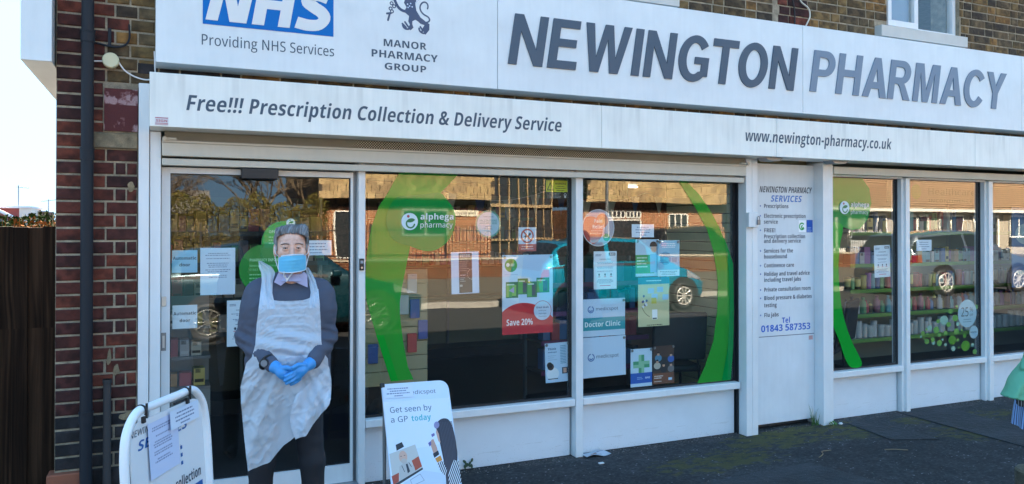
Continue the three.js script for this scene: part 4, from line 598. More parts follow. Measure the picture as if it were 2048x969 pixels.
  for (const [x, z] of [[4.6, -5.0], [8.2, -3.4], [7.4, -7]]) {
    const t = thing('strip_light', 'ceiling strip light glowing inside the shop, ' + (z > -5.1 ? (x > 6 ? 'over the green edged shelves' : 'over the middle of the shop') : z > -6 ? 'beyond the shelves behind the door' : x > 5 ? 'far back on the right' : 'far back on the left'), 'strip light', [x, 2.43, z]);
    part('tube', t, rb(-.45, .45, -.02, .012, -.04, .04, .01), lamp);
    const L = new THREE.RectAreaLight(C(1, .95, .82), 0.7, .86, 0.07); L.position.set(x, 2.405, z); L.lookAt(x, 0, z); L.name = 'strip_lamp'; scene.add(L);
  }
  // bunting
  const bt = thing('bunting', 'string of pale triangular pennants hanging across the middle of the shop', 'bunting');
  const pts = []; for (let i = 0; i <= 24; i++) pts.push([2.2 + i * .14, 2.02 - .10 * Math.abs(Math.sin(i * Math.PI / 8)), -1.6]);
  part('string', bt, tube(pts, .003, 80, 4), M.paper);
  const pm = [std(C(.5, .52, .48), .7, { side: THREE.DoubleSide }), std(C(.05, .08, .2), .7, { side: THREE.DoubleSide })];
  for (let i = 1; i < 24; i += 2) { const [x, y, z] = pts[i]; part('pennant', bt, poly([[x - .05, y], [x + .05, y], [x + rr(-.01, .01), y - .2]], z + .004), pm[i % 3 ? 0 : 1]); }
}

// ---------- a mesher for bodies: surface nets over a distance field ----------
function mesher(f, lo, hi, cell) {
  const n = [0, 1, 2].map(i => Math.ceil((hi[i] - lo[i]) / cell) + 1), [nx, ny, nz] = n, F = new Float32Array(nx * ny * nz), id = (x, y, z) => (z * ny + y) * nx + x;
  for (let z = 0; z < nz; z++) for (let y = 0; y < ny; y++) for (let x = 0; x < nx; x++) F[id(x, y, z)] = f(lo[0] + x * cell, lo[1] + y * cell, lo[2] + z * cell);
  const vi = new Int32Array(nx * ny * nz).fill(-1), pos = [], idx = [], E = [[0, 1], [0, 2], [0, 4], [1, 3], [1, 5], [2, 3], [2, 6], [3, 7], [4, 5], [4, 6], [5, 7], [6, 7]];
  for (let z = 0; z < nz - 1; z++) for (let y = 0; y < ny - 1; y++) for (let x = 0; x < nx - 1; x++) {
    const v = []; let m = 0; for (let c = 0; c < 8; c++) { v[c] = F[id(x + (c & 1), y + (c >> 1 & 1), z + (c >> 2))]; if (v[c] < 0) m |= 1 << c; }
    if (m === 0 || m === 255) continue;
    let sx = 0, sy = 0, sz = 0, k = 0;
    for (const [a, b] of E) if ((v[a] < 0) !== (v[b] < 0)) { const t = v[a] / (v[a] - v[b]); sx += (a & 1) + ((b & 1) - (a & 1)) * t; sy += (a >> 1 & 1) + ((b >> 1 & 1) - (a >> 1 & 1)) * t; sz += (a >> 2) + ((b >> 2) - (a >> 2)) * t; k++; }
    vi[id(x, y, z)] = pos.length / 3; pos.push(lo[0] + (x + sx / k) * cell, lo[1] + (y + sy / k) * cell, lo[2] + (z + sz / k) * cell);
  }
  const q = (a, b, c, d, fl) => { if (a < 0 || b < 0 || c < 0 || d < 0) return; fl ? idx.push(a, c, b, a, d, c) : idx.push(a, b, c, a, c, d); };
  for (let z = 1; z < nz - 1; z++) for (let y = 1; y < ny - 1; y++) for (let x = 1; x < nx - 1; x++) {
    const s = F[id(x, y, z)] < 0;
    if (s !== F[id(x + 1, y, z)] < 0) q(vi[id(x, y - 1, z - 1)], vi[id(x, y, z - 1)], vi[id(x, y, z)], vi[id(x, y - 1, z)], !s);
    if (s !== F[id(x, y + 1, z)] < 0) q(vi[id(x - 1, y, z - 1)], vi[id(x - 1, y, z)], vi[id(x, y, z)], vi[id(x, y, z - 1)], !s);
    if (s !== F[id(x, y, z + 1)] < 0) q(vi[id(x - 1, y - 1, z)], vi[id(x, y - 1, z)], vi[id(x, y, z)], vi[id(x - 1, y, z)], !s);
  }
  const g = new THREE.BufferGeometry(), N = new Float32Array(pos.length), U = new Float32Array(pos.length / 3 * 2), e = cell * 0.5;
  for (let i = 0; i < pos.length; i += 3) {
    const [x, y, z] = [pos[i], pos[i + 1], pos[i + 2]]; let a = f(x + e, y, z) - f(x - e, y, z), b = f(x, y + e, z) - f(x, y - e, z), c = f(x, y, z + e) - f(x, y, z - e); const L = Math.hypot(a, b, c) || 1;
    N[i] = a / L; N[i + 1] = b / L; N[i + 2] = c / L; U[i / 3 * 2] = x + z * 0.6; U[i / 3 * 2 + 1] = y;
  }
  g.setAttribute('position', new THREE.BufferAttribute(new Float32Array(pos), 3)); g.setAttribute('normal', new THREE.BufferAttribute(N, 3)); g.setAttribute('uv', new THREE.BufferAttribute(U, 2)); g.setIndex(idx);
  return g;
}
const smin = (a, b, k) => { const h = Math.max(0, k - Math.abs(a - b)) / k; return Math.min(a, b) - h * h * k * 0.25; };
const smax = (a, b, k) => -smin(-a, -b, k);
// distance to a tapered capsule
function cone(x, y, z, a, b, ra, rb) { const bx_ = b[0] - a[0], by = b[1] - a[1], bz = b[2] - a[2], px = x - a[0], py = y - a[1], pz = z - a[2]; const h = Math.max(0, Math.min(1, (px * bx_ + py * by + pz * bz) / (bx_ * bx_ + by * by + bz * bz))); return Math.hypot(px - bx_ * h, py - by * h, pz - bz * h) - (ra + (rb - ra) * h); }
const ell = (x, y, z, c, r) => { const a = (x - c[0]) / r[0], b = (y - c[1]) / r[1], d = (z - c[2]) / r[2], k = Math.hypot(a, b, d); return (k - 1) * Math.min(r[0], r[1], r[2]) * (k < 1 ? 1 : 1); };
const wob = (x, y, z, s) => (vnoise(x * s + z * s * 0.7 + 9, y * s * 1.3 + 5, 64) - 0.5);
const flip = g => { const a = g.index.array; for (let i = 0; i < a.length; i += 3) { const t = a[i + 1]; a[i + 1] = a[i + 2]; a[i + 2] = t; } return g; };
// check once which way the quads wind, on a ball
{ const g = mesher((x, y, z) => Math.hypot(x, y, z) - 0.1, [-.15, -.15, -.15], [.15, .15, .15], 0.03), p = g.attributes.position, i = g.index.array, A = V(0, 0, 0).fromBufferAttribute(p, i[0]), B = V(0, 0, 0).fromBufferAttribute(p, i[1]), D = V(0, 0, 0).fromBufferAttribute(p, i[2]); globalThis.turned = B.clone().sub(A).cross(D.clone().sub(A)).dot(A) < 0; }
const solid = (...a) => { const g = mesher(...a); return globalThis.turned ? flip(g) : g; };

const knit = dtex(256, (u, v, x, y) => { const k = 0.5 + 0.3 * fbm(u * 20, v * 20, 20, 3) + 0.2 * ((x + y) % 4) / 4; return [k, k, k]; }, false); knit.repeat.set(6, 6);
const strands = dtex(256, (u, v) => { const a = fbm(u * 60, v * 8, 60, 3), b = fbm(u * 9, v * 5, 9, 3), k = .22 + .42 * a + .16 * (b - .5); return [k, k * 1.005, k * 1.03]; }); strands.repeat.set(4, 4);
const skinT = dtex(256, (u, v, x, y) => { const a = fbm(u * 8, v * 8, 8, 4), b = fbm(u * 40, v * 40, 40, 2), k = .86 + .16 * a + .08 * (b - .5); return [k, k * (.93 + .07 * a), k * (.90 + .1 * a)]; }); skinT.repeat.set(5, 5);
const skinM = phys(C(.82, .52, .40), .5, { map: skinT, bumpMap: fineBump, bumpScale: .0006 });

// ---------- the man in front of the door ----------
{
  const man = thing('person', 'grey haired man in dark sweater, white apron, blue mask and gloves before the door', 'person', [0.553, 0, 0.978], -0.12);
  const sh = [[-.148, 1.335, -.01], [.168, 1.325, -.01]], el_ = [[-.198, 1.125, -.01], [.194, 1.115, -.01]], wr = [[-.078, 1.008, .185], [.118, 1.015, .185]];
  const torso = (x, y, z, o) => { const s = z * 1.42 - .01;
    let d = cone(x, y, s, [-.095, 1.25, 0], [.105, 1.25, 0], .13 + o, .13 + o);
    d = smin(d, cone(x, y, s, [-.135, 1.345, -.03], [.15, 1.335, -.03], .056 + o, .056 + o), .06);
    d = smin(d, cone(x, y, s, [-.05, 1.05, .03], [.06, 1.05, .03], .148 + o, .148 + o), .10);
    d = smin(d, cone(x, y, s, [-.06, .92, .0], [.07, .92, .0], .135 + o, .135 + o), .08);
    d = smin(d, cone(x, y, z, [.01, 1.41, -.01], [-.12, 1.365, -.02], .048 + o, .035 + o), .05); d = smin(d, cone(x, y, z, [.02, 1.41, -.01], [.14, 1.36, -.02], .048 + o, .035 + o), .05); return d * .8; };
  const arms = (x, y, z, o) => { let d = 9; for (const i of [0, 1]) { let a = cone(x, y, z, sh[i], el_[i], .055 + o, .047 + o); a = smin(a, cone(x, y, z, el_[i], wr[i], .047 + o, .033 + o), .025); d = Math.min(d, a); } return d; };
  const legs = (x, y, z, o) => { let d = 9; for (const s of [0, 1]) { const X = s ? .122 : -.125; let a = cone(x, y, z, [s ? .075 : -.065, .9, 0], [X, .48, .015], .09 + o, .060 + o); a = smin(a, cone(x, y, z, [X, .48, .015], [X + (s ? .01 : -.01), .08, -.01], .059 + o, .052 + o), .03); d = Math.min(d, a); } return d; };
  const hc = [.018, 1.555, .02];
  const head = (x, y, z) => { const X = x - hc[0], Y = y - hc[1], Z = z - hc[2], ax = Math.abs(X);
    let d = ell(X, Y, Z, [0, .035, -.012], [.074, .085, .094]); d = smin(d, ell(X, Y, Z, [0, -.045, .022], [.058, .075, .066]), .04);
    d = smin(d, ell(ax, Y, Z, [.045, -.015, .058], [.022, .02, .018]), .02);                 // cheekbones
    d = smax(d, -ell(ax, Y, Z, [.031, .014, .098], [.019, .012, .02]), .012);               // eye sockets
    d = smin(d, Math.hypot(ax - .031, Y - .010, Z - .0795) - .0148, .008); d = smax(d, -Math.max(ell(ax, Y, 0, [.031, .0095 + (ax - .031) * -.06, 0], [.0128, .0037, 1]) , .07 - Z), .002);   // lids and the slit between them
    d = smin(d, cone(ax, Y, Z, [.012, .028, .078], [.05, .026, .064], .009, .007), .012);   // brow
    d = smin(d, cone(X, Y, Z, [0, .018, .082], [0, -.026, .108], .008, .014), .012); d = smin(d, ell(ax, Y, Z, [.013, -.029, .096], [.009, .008, .01]), .008);
    d = smin(d, cone(ax, Y, Z, [.006, -.062, .084], [.022, -.064, .076], .007, .005), .01);  // lips
    let e = ell(ax, Y, Z, [.078, -.002, -.006], [.011, .034, .02]); e = smax(e, -ell(ax, Y, Z, [.086, .002, .004], [.008, .02, .011]), .005); d = smin(d, e, .006);
    d = smin(d, cone(x, y, z, [.016, 1.50, -.005], [.012, 1.38, -.02], .054, .062), .03); return d; };
  part('body', man, [solid((x, y, z) => smin(Math.min(smin(torso(x, y, z, -.014), arms(x, y, z, -.012), .02), legs(x, y, z, -.02)), cone(x, y, z, [.012, 1.46, -.01], [.012, 1.36, -.02], .052, .06), .03), [-.34, .04, -.2], [.34, 1.48, .3], .014), solid(head, [-.1, 1.40, -.13], [.13, 1.70, .16], .0027)], skinM);
  const fold = (x, y, z) => .007 * wob(x, y, z, 16) + .004 * wob(x, y, z, 38) + .006 * Math.sin(y * 120 + x * 50) * Math.exp(-((Math.abs(x) - .2) ** 2) * 180) * Math.exp(-((y - 1.11) ** 2) * 260);
  const sweat = (x, y, z) => { let d = smin(torso(x, y, z, .0), arms(x, y, z, .002), .03) + fold(x, y, z); d = smax(d, .93 - y, .01); d = smax(d, -(Math.hypot((x - .02) * 1.0, (z - .02) * 1.1) - .068 - Math.max(0, (1.42 - y)) * -.5) * (y > 1.33 ? 1 : -1), .008); for (const i of [0, 1]) d = smax(d, -(Math.hypot(x - (wr[i][0] + (i ? -.035 : .035)), y - wr[i][1] + .012, z - wr[i][2] - .045) - .045), .006); return d; };
  part('sweater', man, solid((x, y, z) => { let d = smin(torso(x, y, z, 0), arms(x, y, z, .002), .03) + fold(x, y, z); d = smax(d, .93 - y, .01); return smax(d, -cone(x, y, z, [.018, 1.60, .01], [.018, 1.425, .015], .085, .050), .006); }, [-.36, .90, -.2], [.36, 1.45, .31], .0085), std(C(.070, .079, .114), .85, { bumpMap: knit, bumpScale: .0012 }));
  part('trousers', man, solid((x, y, z) => smin(smax(torso(x, y, z, -.004), y - .97, .01), legs(x, y, z, .0) + .004 * wob(x, y, z, 22), .04), [-.3, .05, -.2], [.3, 1.0, .2], .011), std(C(.012, .013, .018), .8, { bumpMap: knit, bumpScale: .0008 }));
  for (const s of [-1, 1]) part('shoe', man, solid((x, y, z) => smax(smin(ell(x, y, z, [s * .135, .045, .09], [.047, .05, .10]), ell(x, y, z, [s * .132, .05, -.03], [.04, .06, .065]), .03), -y + .004, .006), [s * .135 - .07, -.01, -.13], [s * .135 + .07, .13, .22], .008), M.black);
  // shirt collar
  const lav = std(C(.42, .42, .62), .7, { side: THREE.DoubleSide });
  const sheetGeo = (rowsXYZ) => { const R = rowsXYZ.length, K = rowsXYZ[0].length, p = [], id = [], u = []; rowsXYZ.forEach((r, j) => r.forEach((q, i) => { p.push(...q); u.push(i / K, j / R); })); for (let j = 0; j < R - 1; j++) for (let i = 0; i < K - 1; i++) { const a = j * K + i; id.push(a, a + 1, a + K, a + 1, a + K + 1, a + K); } const g = new THREE.BufferGeometry(); g.setAttribute('position', new THREE.BufferAttribute(new Float32Array(p), 3)); g.setAttribute('uv', new THREE.BufferAttribute(new Float32Array(u), 2)); g.setIndex(id); g.computeVertexNormals(); return g; };
  { const rws = []; for (let j = 0; j <= 6; j++) { const r = []; for (let i = 0; i <= 40; i++) { const a = (i / 40) * 5.9 - 2.95 + Math.PI / 2 + Math.PI, t = j / 6, open = Math.abs(i / 20 - 1); const rad = .064 + .016 * t, pt = Math.pow(open, 6); r.push([.016 + Math.cos(a + Math.PI) * rad * (1 + .15 * pt * t), 1.435 - t * (.035 + .045 * pt) - .018 * pt, -.0 + Math.sin(a + Math.PI) * rad * -1 * -1 * .95 + .014]); } rws.push(r); } const sc = part('shirt_collar', man, sheetGeo(rws), lav); part('collar_leaf', sc, poly([[-.066, 1.396], [-.044, 1.445], [-.008, 1.398], [-.034, 1.378]], .070, .003), lav); part('collar_leaf', sc, poly([[.028, 1.398], [.076, 1.447], [.092, 1.43], [.095, 1.366]], .068, .003), lav); }
  // hair
  const hairF = (x, y, z) => { const X = x - hc[0], Y = y - hc[1], Z = z - hc[2], ax = Math.abs(X);
    let d = ell(X, Y, Z, [0, .042, -.018], [.078, .088, .098]); d = smin(d, cone(X, Y, Z, [-.045, .092, .035], [.05, .099, .035], .024, .026), .03); d = smin(d, ell(ax, Y, Z, [.062, .055, .0], [.016, .05, .05]), .02);
    d += .009 * (vnoise((X * .8 + Z) * 90 + 20, (Y - Math.abs(Z) * .4) * 22 + 30, 512) - .5) + .006 * (vnoise(X * 160 + 40, Y * 50 + Z * 90 + 60, 512) - .5);
    { const q0 = Math.abs(X) - .071, q1 = Math.abs(Y + .03) - .109 + .35 * Math.max(0, ax - .03), q2 = .022 - Z; d = smax(d, -smax(smax(q0, q1, .012), q2, .012), .006); }   // the face
    d = smax(d, -cone(ax, Y, Z, [.086, .0, .004], [.086, -.08, .004], .024, .03), .006); return smax(d, -.055 - Y - (Z < -.03 ? .03 : 0), .01); };
  part('hair', man, solid(hairF, [-.09, 1.44, -.13], [.13, 1.70, .12], .0036), std(C(1, 1, 1), .6, { map: strands, bumpMap: fineBump, bumpScale: .003 }));
  for (const s of [-1, 1]) { part('sideburn', man, new THREE.SphereGeometry(1, 10, 8).scale(.006, .032, .016).translate(hc[0] + s * .071, 1.578, .036), std(C(.30, .30, .31), .8));
    const e = part('eye', man, new THREE.SphereGeometry(.0122, 16, 12).translate(hc[0] + s * .031, hc[1] + .010, .02 + .0795), std(C(.24, .20, .18), .3)); part('iris', e, new THREE.SphereGeometry(.0058, 12, 8).translate(hc[0] + s * .031, hc[1] + .0095, .02 + .0868), std(C(.02, .013, .01), .2));
    part('eyebrow', man, tube([[hc[0] + s * .013, hc[1] + .0285, .109], [hc[0] + s * .03, hc[1] + .0315, .107], [hc[0] + s * .052, hc[1] + .027, .092]], .003, 10), std(C(.14, .10, .085), .9)); }
  // face mask
  { const rws = []; for (let j = 0; j <= 26; j++) { const r = [], t = j / 26; for (let i = 0; i <= 24; i++) { const u = i / 24 * 2 - 1, pl = .0035 * Math.abs(((t * 5) % 1) - .5), b = .026 * (1 - u * u) * Math.sin(Math.PI * Math.min(1, t * .8 + .25)); r.push([.021 + u * (.066 - .004 * Math.pow(Math.abs(2 * t - 1), 4)), 1.532 - t * .086 + .004 * u - .005 * u * u * (1 - 2 * t), .066 + .084 * Math.pow(Math.max(0, 1 - u * u), .8) * (t < .3 ? .96 + t * .13 : 1 - (t - .3) * .22) - pl]); } rws.push(r); }
    const edge = j => rws[j].map(q => [q[0], q[1], q[2] + .0015]);
    const mk = part('face_mask', man, sheetGeo(rws), std(C(.13, .50, .74), .75, { side: THREE.DoubleSide, bumpMap: knit, bumpScale: .0004 }));
    part('mask_edge', mk, [tube(edge(0).filter((_, i) => i % 4 === 0), .0032, 20), tube(edge(26).filter((_, i) => i % 4 === 0), .0028, 20), tube([rws[0][0], rws[13][0], rws[26][0]], .0035, 10), tube([rws[0][24], rws[13][24], rws[26][24]], .0035, 10)], std(C(.66, .72, .78), .7));
    part('ear_loop', mk, [tube([rws[1][0], [hc[0] - .075, 1.535, .06], [hc[0] - .082, 1.57, .02]], .0018, 12), tube([rws[25][0], [hc[0] - .072, 1.485, .05], [hc[0] - .082, 1.53, .015]], .0018, 12), tube([rws[1][24], [hc[0] + .078, 1.54, .06], [hc[0] + .084, 1.57, .02]], .0018, 12), tube([rws[25][24], [hc[0] + .074, 1.49, .05], [hc[0] + .084, 1.53, .015]], .0018, 12)], M.paper);
    part('mask_string', man, [tube([[-.016, 1.452, .118], [-.018, 1.43, .098], [-.004, 1.408, .088]], .0042, 10), tube([[.022, 1.445, .118], [.008, 1.425, .10], [-.008, 1.40, .088]], .0042, 10)], M.paper); }
  // apron
  const apM = phys(C(.78, .86, .95), .34, { transmission: .46, thickness: 0, side: THREE.DoubleSide, ior: 1.45 });
  const front = (x, y) => { for (let z = .32; z > -.12; z -= .004) if (Math.min(torso(x, y, z, .004), legs(x, y, z, .004)) < 0) return z; return -.12; };
  const lerpT = (T, y) => { for (let i = 0; i < T.length - 1; i++) if (y <= T[i][0] && y >= T[i + 1][0]) { const k = (T[i][0] - y) / (T[i][0] - T[i + 1][0]); return T[i].map((v, j) => v + (T[i + 1][j] - v) * k); } return y > T[0][0] ? T[0] : T[T.length - 1]; };
  const ridge = (a, b) => { const n = Math.abs(vnoise(a + 40, b + 40, 256) - .5) * 2; return 1 - Math.sqrt(Math.max(0, n)); };
  const crinkle = (x, y) => .005 * (vnoise(x * 12 + y * 8 + 3, y * 14 - x * 9 + 7, 256) - .5) + .010 * ridge(x * 10 + y * 8, y * 15 - x * 7) * vnoise(x * 8 + 3, y * 8 + 1, 64) + .008 * ridge(x * 24 - y * 17, y * 20 + x * 22) * vnoise(x * 11 + 9, y * 11 + 5, 64) + .005 * ridge(x * 45 + y * 30, y * 52 - x * 20) * vnoise(x * 16, y * 16 + 5, 64);
  { // bib
    const T = [[1.306, -.128, .146], [1.20, -.146, .156], [1.10, -.152, .158], [1.03, -.17, .172]], rws = [];
    for (let j = 0; j <= 60; j++) { const y = 1.306 - j / 60 * .276, [, a, b] = lerpT(T, y), r = []; for (let i = 0; i <= 60; i++) { const u = i / 60, x = a + (b - a) * u, yy = y - (j === 0 ? 0 : 0) + (j < 20 ? (1 - j / 20) * .055 * Math.pow(Math.abs(u * 2 - 1), 4) : 0); r.push([x, yy, Math.max(front(x * .93, yy) + .020, .05) + crinkle(x, yy) + .010 * Math.sin((yy + x * .25) * 95) * Math.exp(-((yy - 1.10) ** 2) * 160) * (1 - Math.abs(u - .5) * 1.4)]); } rws.push(r); }
    // skirt, its bottom edge uneven, a second flap crossing at the middle
    const S = [[1.045, -.165, .17], [1.017, -.192, .19], [.90, -.219, .20], [.82, -.216, .205], [.67, -.204, .20], [.49, -.182, .20]];
    const bot = (lo, hi) => u => { const P = [[0, .497], [.27, .53], [.45, .61], [.62, .66], [.8, .74], [1, .81]]; for (let i = 0; i < P.length - 1; i++) if (u <= P[i + 1][0]) { const k = (u - P[i][0]) / (P[i + 1][0] - P[i][0]); return P[i][1] + (P[i + 1][1] - P[i][1]) * k; } return .81; };
    const zk = (x, y) => { const t = Math.max(0, Math.min(1, (1.04 - y) / .5)), base = .155 * Math.sqrt(Math.max(.03, 1 - (x / .30) ** 2)) + .008, f = Math.max(front(x * .9, y) + .012, 0); const fan = (x - .02) / (.10 + t * .5); return Math.max(f, base * (1 - .1 * t)) + crinkle(x * 1.1, y * .9) * 1.6 + .014 * t * Math.sin(fan * 16 + 1) + .012 * t * Math.sin(fan * 37 + y * 4) * (x < .05 ? .4 : .7); };
    const sk = []; const bf = bot();
    for (let j = 0; j <= 90; j++) { const r = []; for (let i = 0; i <= 80; i++) { const u = i / 80, y = 1.045 - (1.045 - bf(u)) * j / 90, [, a, b] = lerpT(S, y), x = a + (b - a) * u; r.push([x, y, zk(x, y)]); } sk.push(r); }
    const fl = []; // the fold turned over on the right
    for (let j = 0; j <= 60; j++) { const r = [], t = j / 60; for (let i = 0; i <= 40; i++) { const u = i / 40, y0 = .98 - .12 * (1 - u), xl = .04 - .02 * t - .03 * Math.sin(t * 3), xr = .195 + .012 * Math.sin(t * 3), yb = .585 + (.80 - .585) * Math.pow(u, .9) + (u < .3 ? (.3 - u) * .18 : 0), y = y0 + (yb - y0) * t, x = xl + (xr - xl) * u + .02 * t * (1 - u); r.push([x, y, zk(x, y) + .014 + .012 * t + .01 * Math.sin(u * 9 + t * 5)]); } fl.push(r); }
    const strap = (L, z0, z1) => { const rws2 = []; for (let j = 0; j <= 24; j++) { const y = L[0][0] + (L[L.length - 1][0] - L[0][0]) * j / 24, [, a, b] = lerpT([...L].reverse(), y), r = []; for (let i = 0; i <= 12; i++) { const x = a + (b - a) * i / 12; r.push([x, y, Math.max(front(x, Math.min(y, 1.40)) + (y < 1.38 ? .027 : .014), z0 + (z1 - z0) * j / 24) + .006 * Math.sin(i * 1.1 + j * .3)]); } rws2.push(r); } return sheetGeo(rws2); };
    const ap = part('apron', man, sheetGeo(rws.map(r => r)), apM);
    part('apron_skirt', ap, sheetGeo(sk), apM); part('apron_fold', ap, sheetGeo(fl), apM);
    part('apron_strap', ap, strap([[1.27, -.136, -.058], [1.30, -.133, -.064], [1.345, -.130, -.074], [1.40, -.124, -.072], [1.44, -.126, -.06], [1.47, -.138, -.075], [1.50, -.14, -.125]], .11, .03), apM);
    part('apron_strap', ap, strap([[1.27, .10, .152], [1.30, .100, .150], [1.345, .108, .146], [1.40, .100, .134], [1.44, .088, .116], [1.465, .085, .10]], .11, .02), apM);
  }
  // gloved hands, the image right hand laid over the other
  const glM = phys(C(.045, .27, .62), .38);
  const hand = (o, side) => { // chains of joints: palm, then four fingers and a thumb
    const pal = side < 0 ? [[-.060, 1.000, .205], [-.025, .975, .232]] : [[.100, 1.008, .205], [.055, .985, .243]];
    const F = side < 0
      ? [[[-.010, .985, .236], [.020, .972, .246], [.040, .960, .244]], [[-.008, .968, .240], [.022, .955, .246], [.046, .945, .242]], [[-.010, .952, .238], [.018, .940, .242], [.040, .932, .236]], [[-.016, .940, .232], [.006, .929, .236], [.022, .923, .230]], [[-.035, 1.000, .235], [-.008, 1.003, .254], [.022, .996, .262]]]
      : [[[.040, .990, .254], [.012, .975, .266], [-.012, .964, .264]], [[.038, .975, .256], [.010, .958, .268], [-.014, .945, .264]], [[.044, .958, .252], [.016, .941, .264], [-.008, .930, .258]], [[.052, .945, .246], [.030, .930, .254], [.012, .922, .250]], [[.075, 1.010, .245], [.045, 1.014, .262], [.020, 1.004, .270]]];
    return (x, y, z) => { let d = cone(x, y, z, pal[0], pal[1], .027, .024); d = smin(d, cone(x, y, z, pal[1], F[2][0], .022, .017), .02); d = smin(d, cone(x, y, z, pal[1], F[0][0], .021, .015), .02); d = smin(d, cone(x, y, z, wr[side < 0 ? 0 : 1], pal[0], .031, .026), .015);
      F.forEach((f, i) => { const r = i === 4 ? .0115 : i === 3 ? .0088 : .0102; d = smin(d, Math.min(cone(x, y, z, f[0], f[1], r * 1.08, r), cone(x, y, z, f[1], f[2], r, r * .86)), .006); }); return d; };
  };
  for (const s of [-1, 1]) part('glove', man, solid(hand(0, s), [s < 0 ? -.13 : -.05, .89, .13], [s < 0 ? .08 : .17, 1.06, .30], .0034), glM);
  const wd = part('watch', man, [cyl(.021, .021, .012, 0, 0, 0, 24, 'z').rotateY(-.35).translate(-.108, 1.022, .207)], M.black); part('watch_face', wd, cyl(.016, .016, .003, 0, 0, .0075, 24, 'z').rotateY(-.35).translate(-.108, 1.022, .207), std(C(.20, .21, .23), .2));
  part('watch_strap', wd, new THREE.TorusGeometry(.037, .0065, 8, 24).scale(1, 1, .9).applyQuaternion(new THREE.Quaternion().setFromUnitVectors(V(0, 0, 1), V(.6, -.45, .75).normalize())).translate(-.098, 1.02, .168), M.black);
}
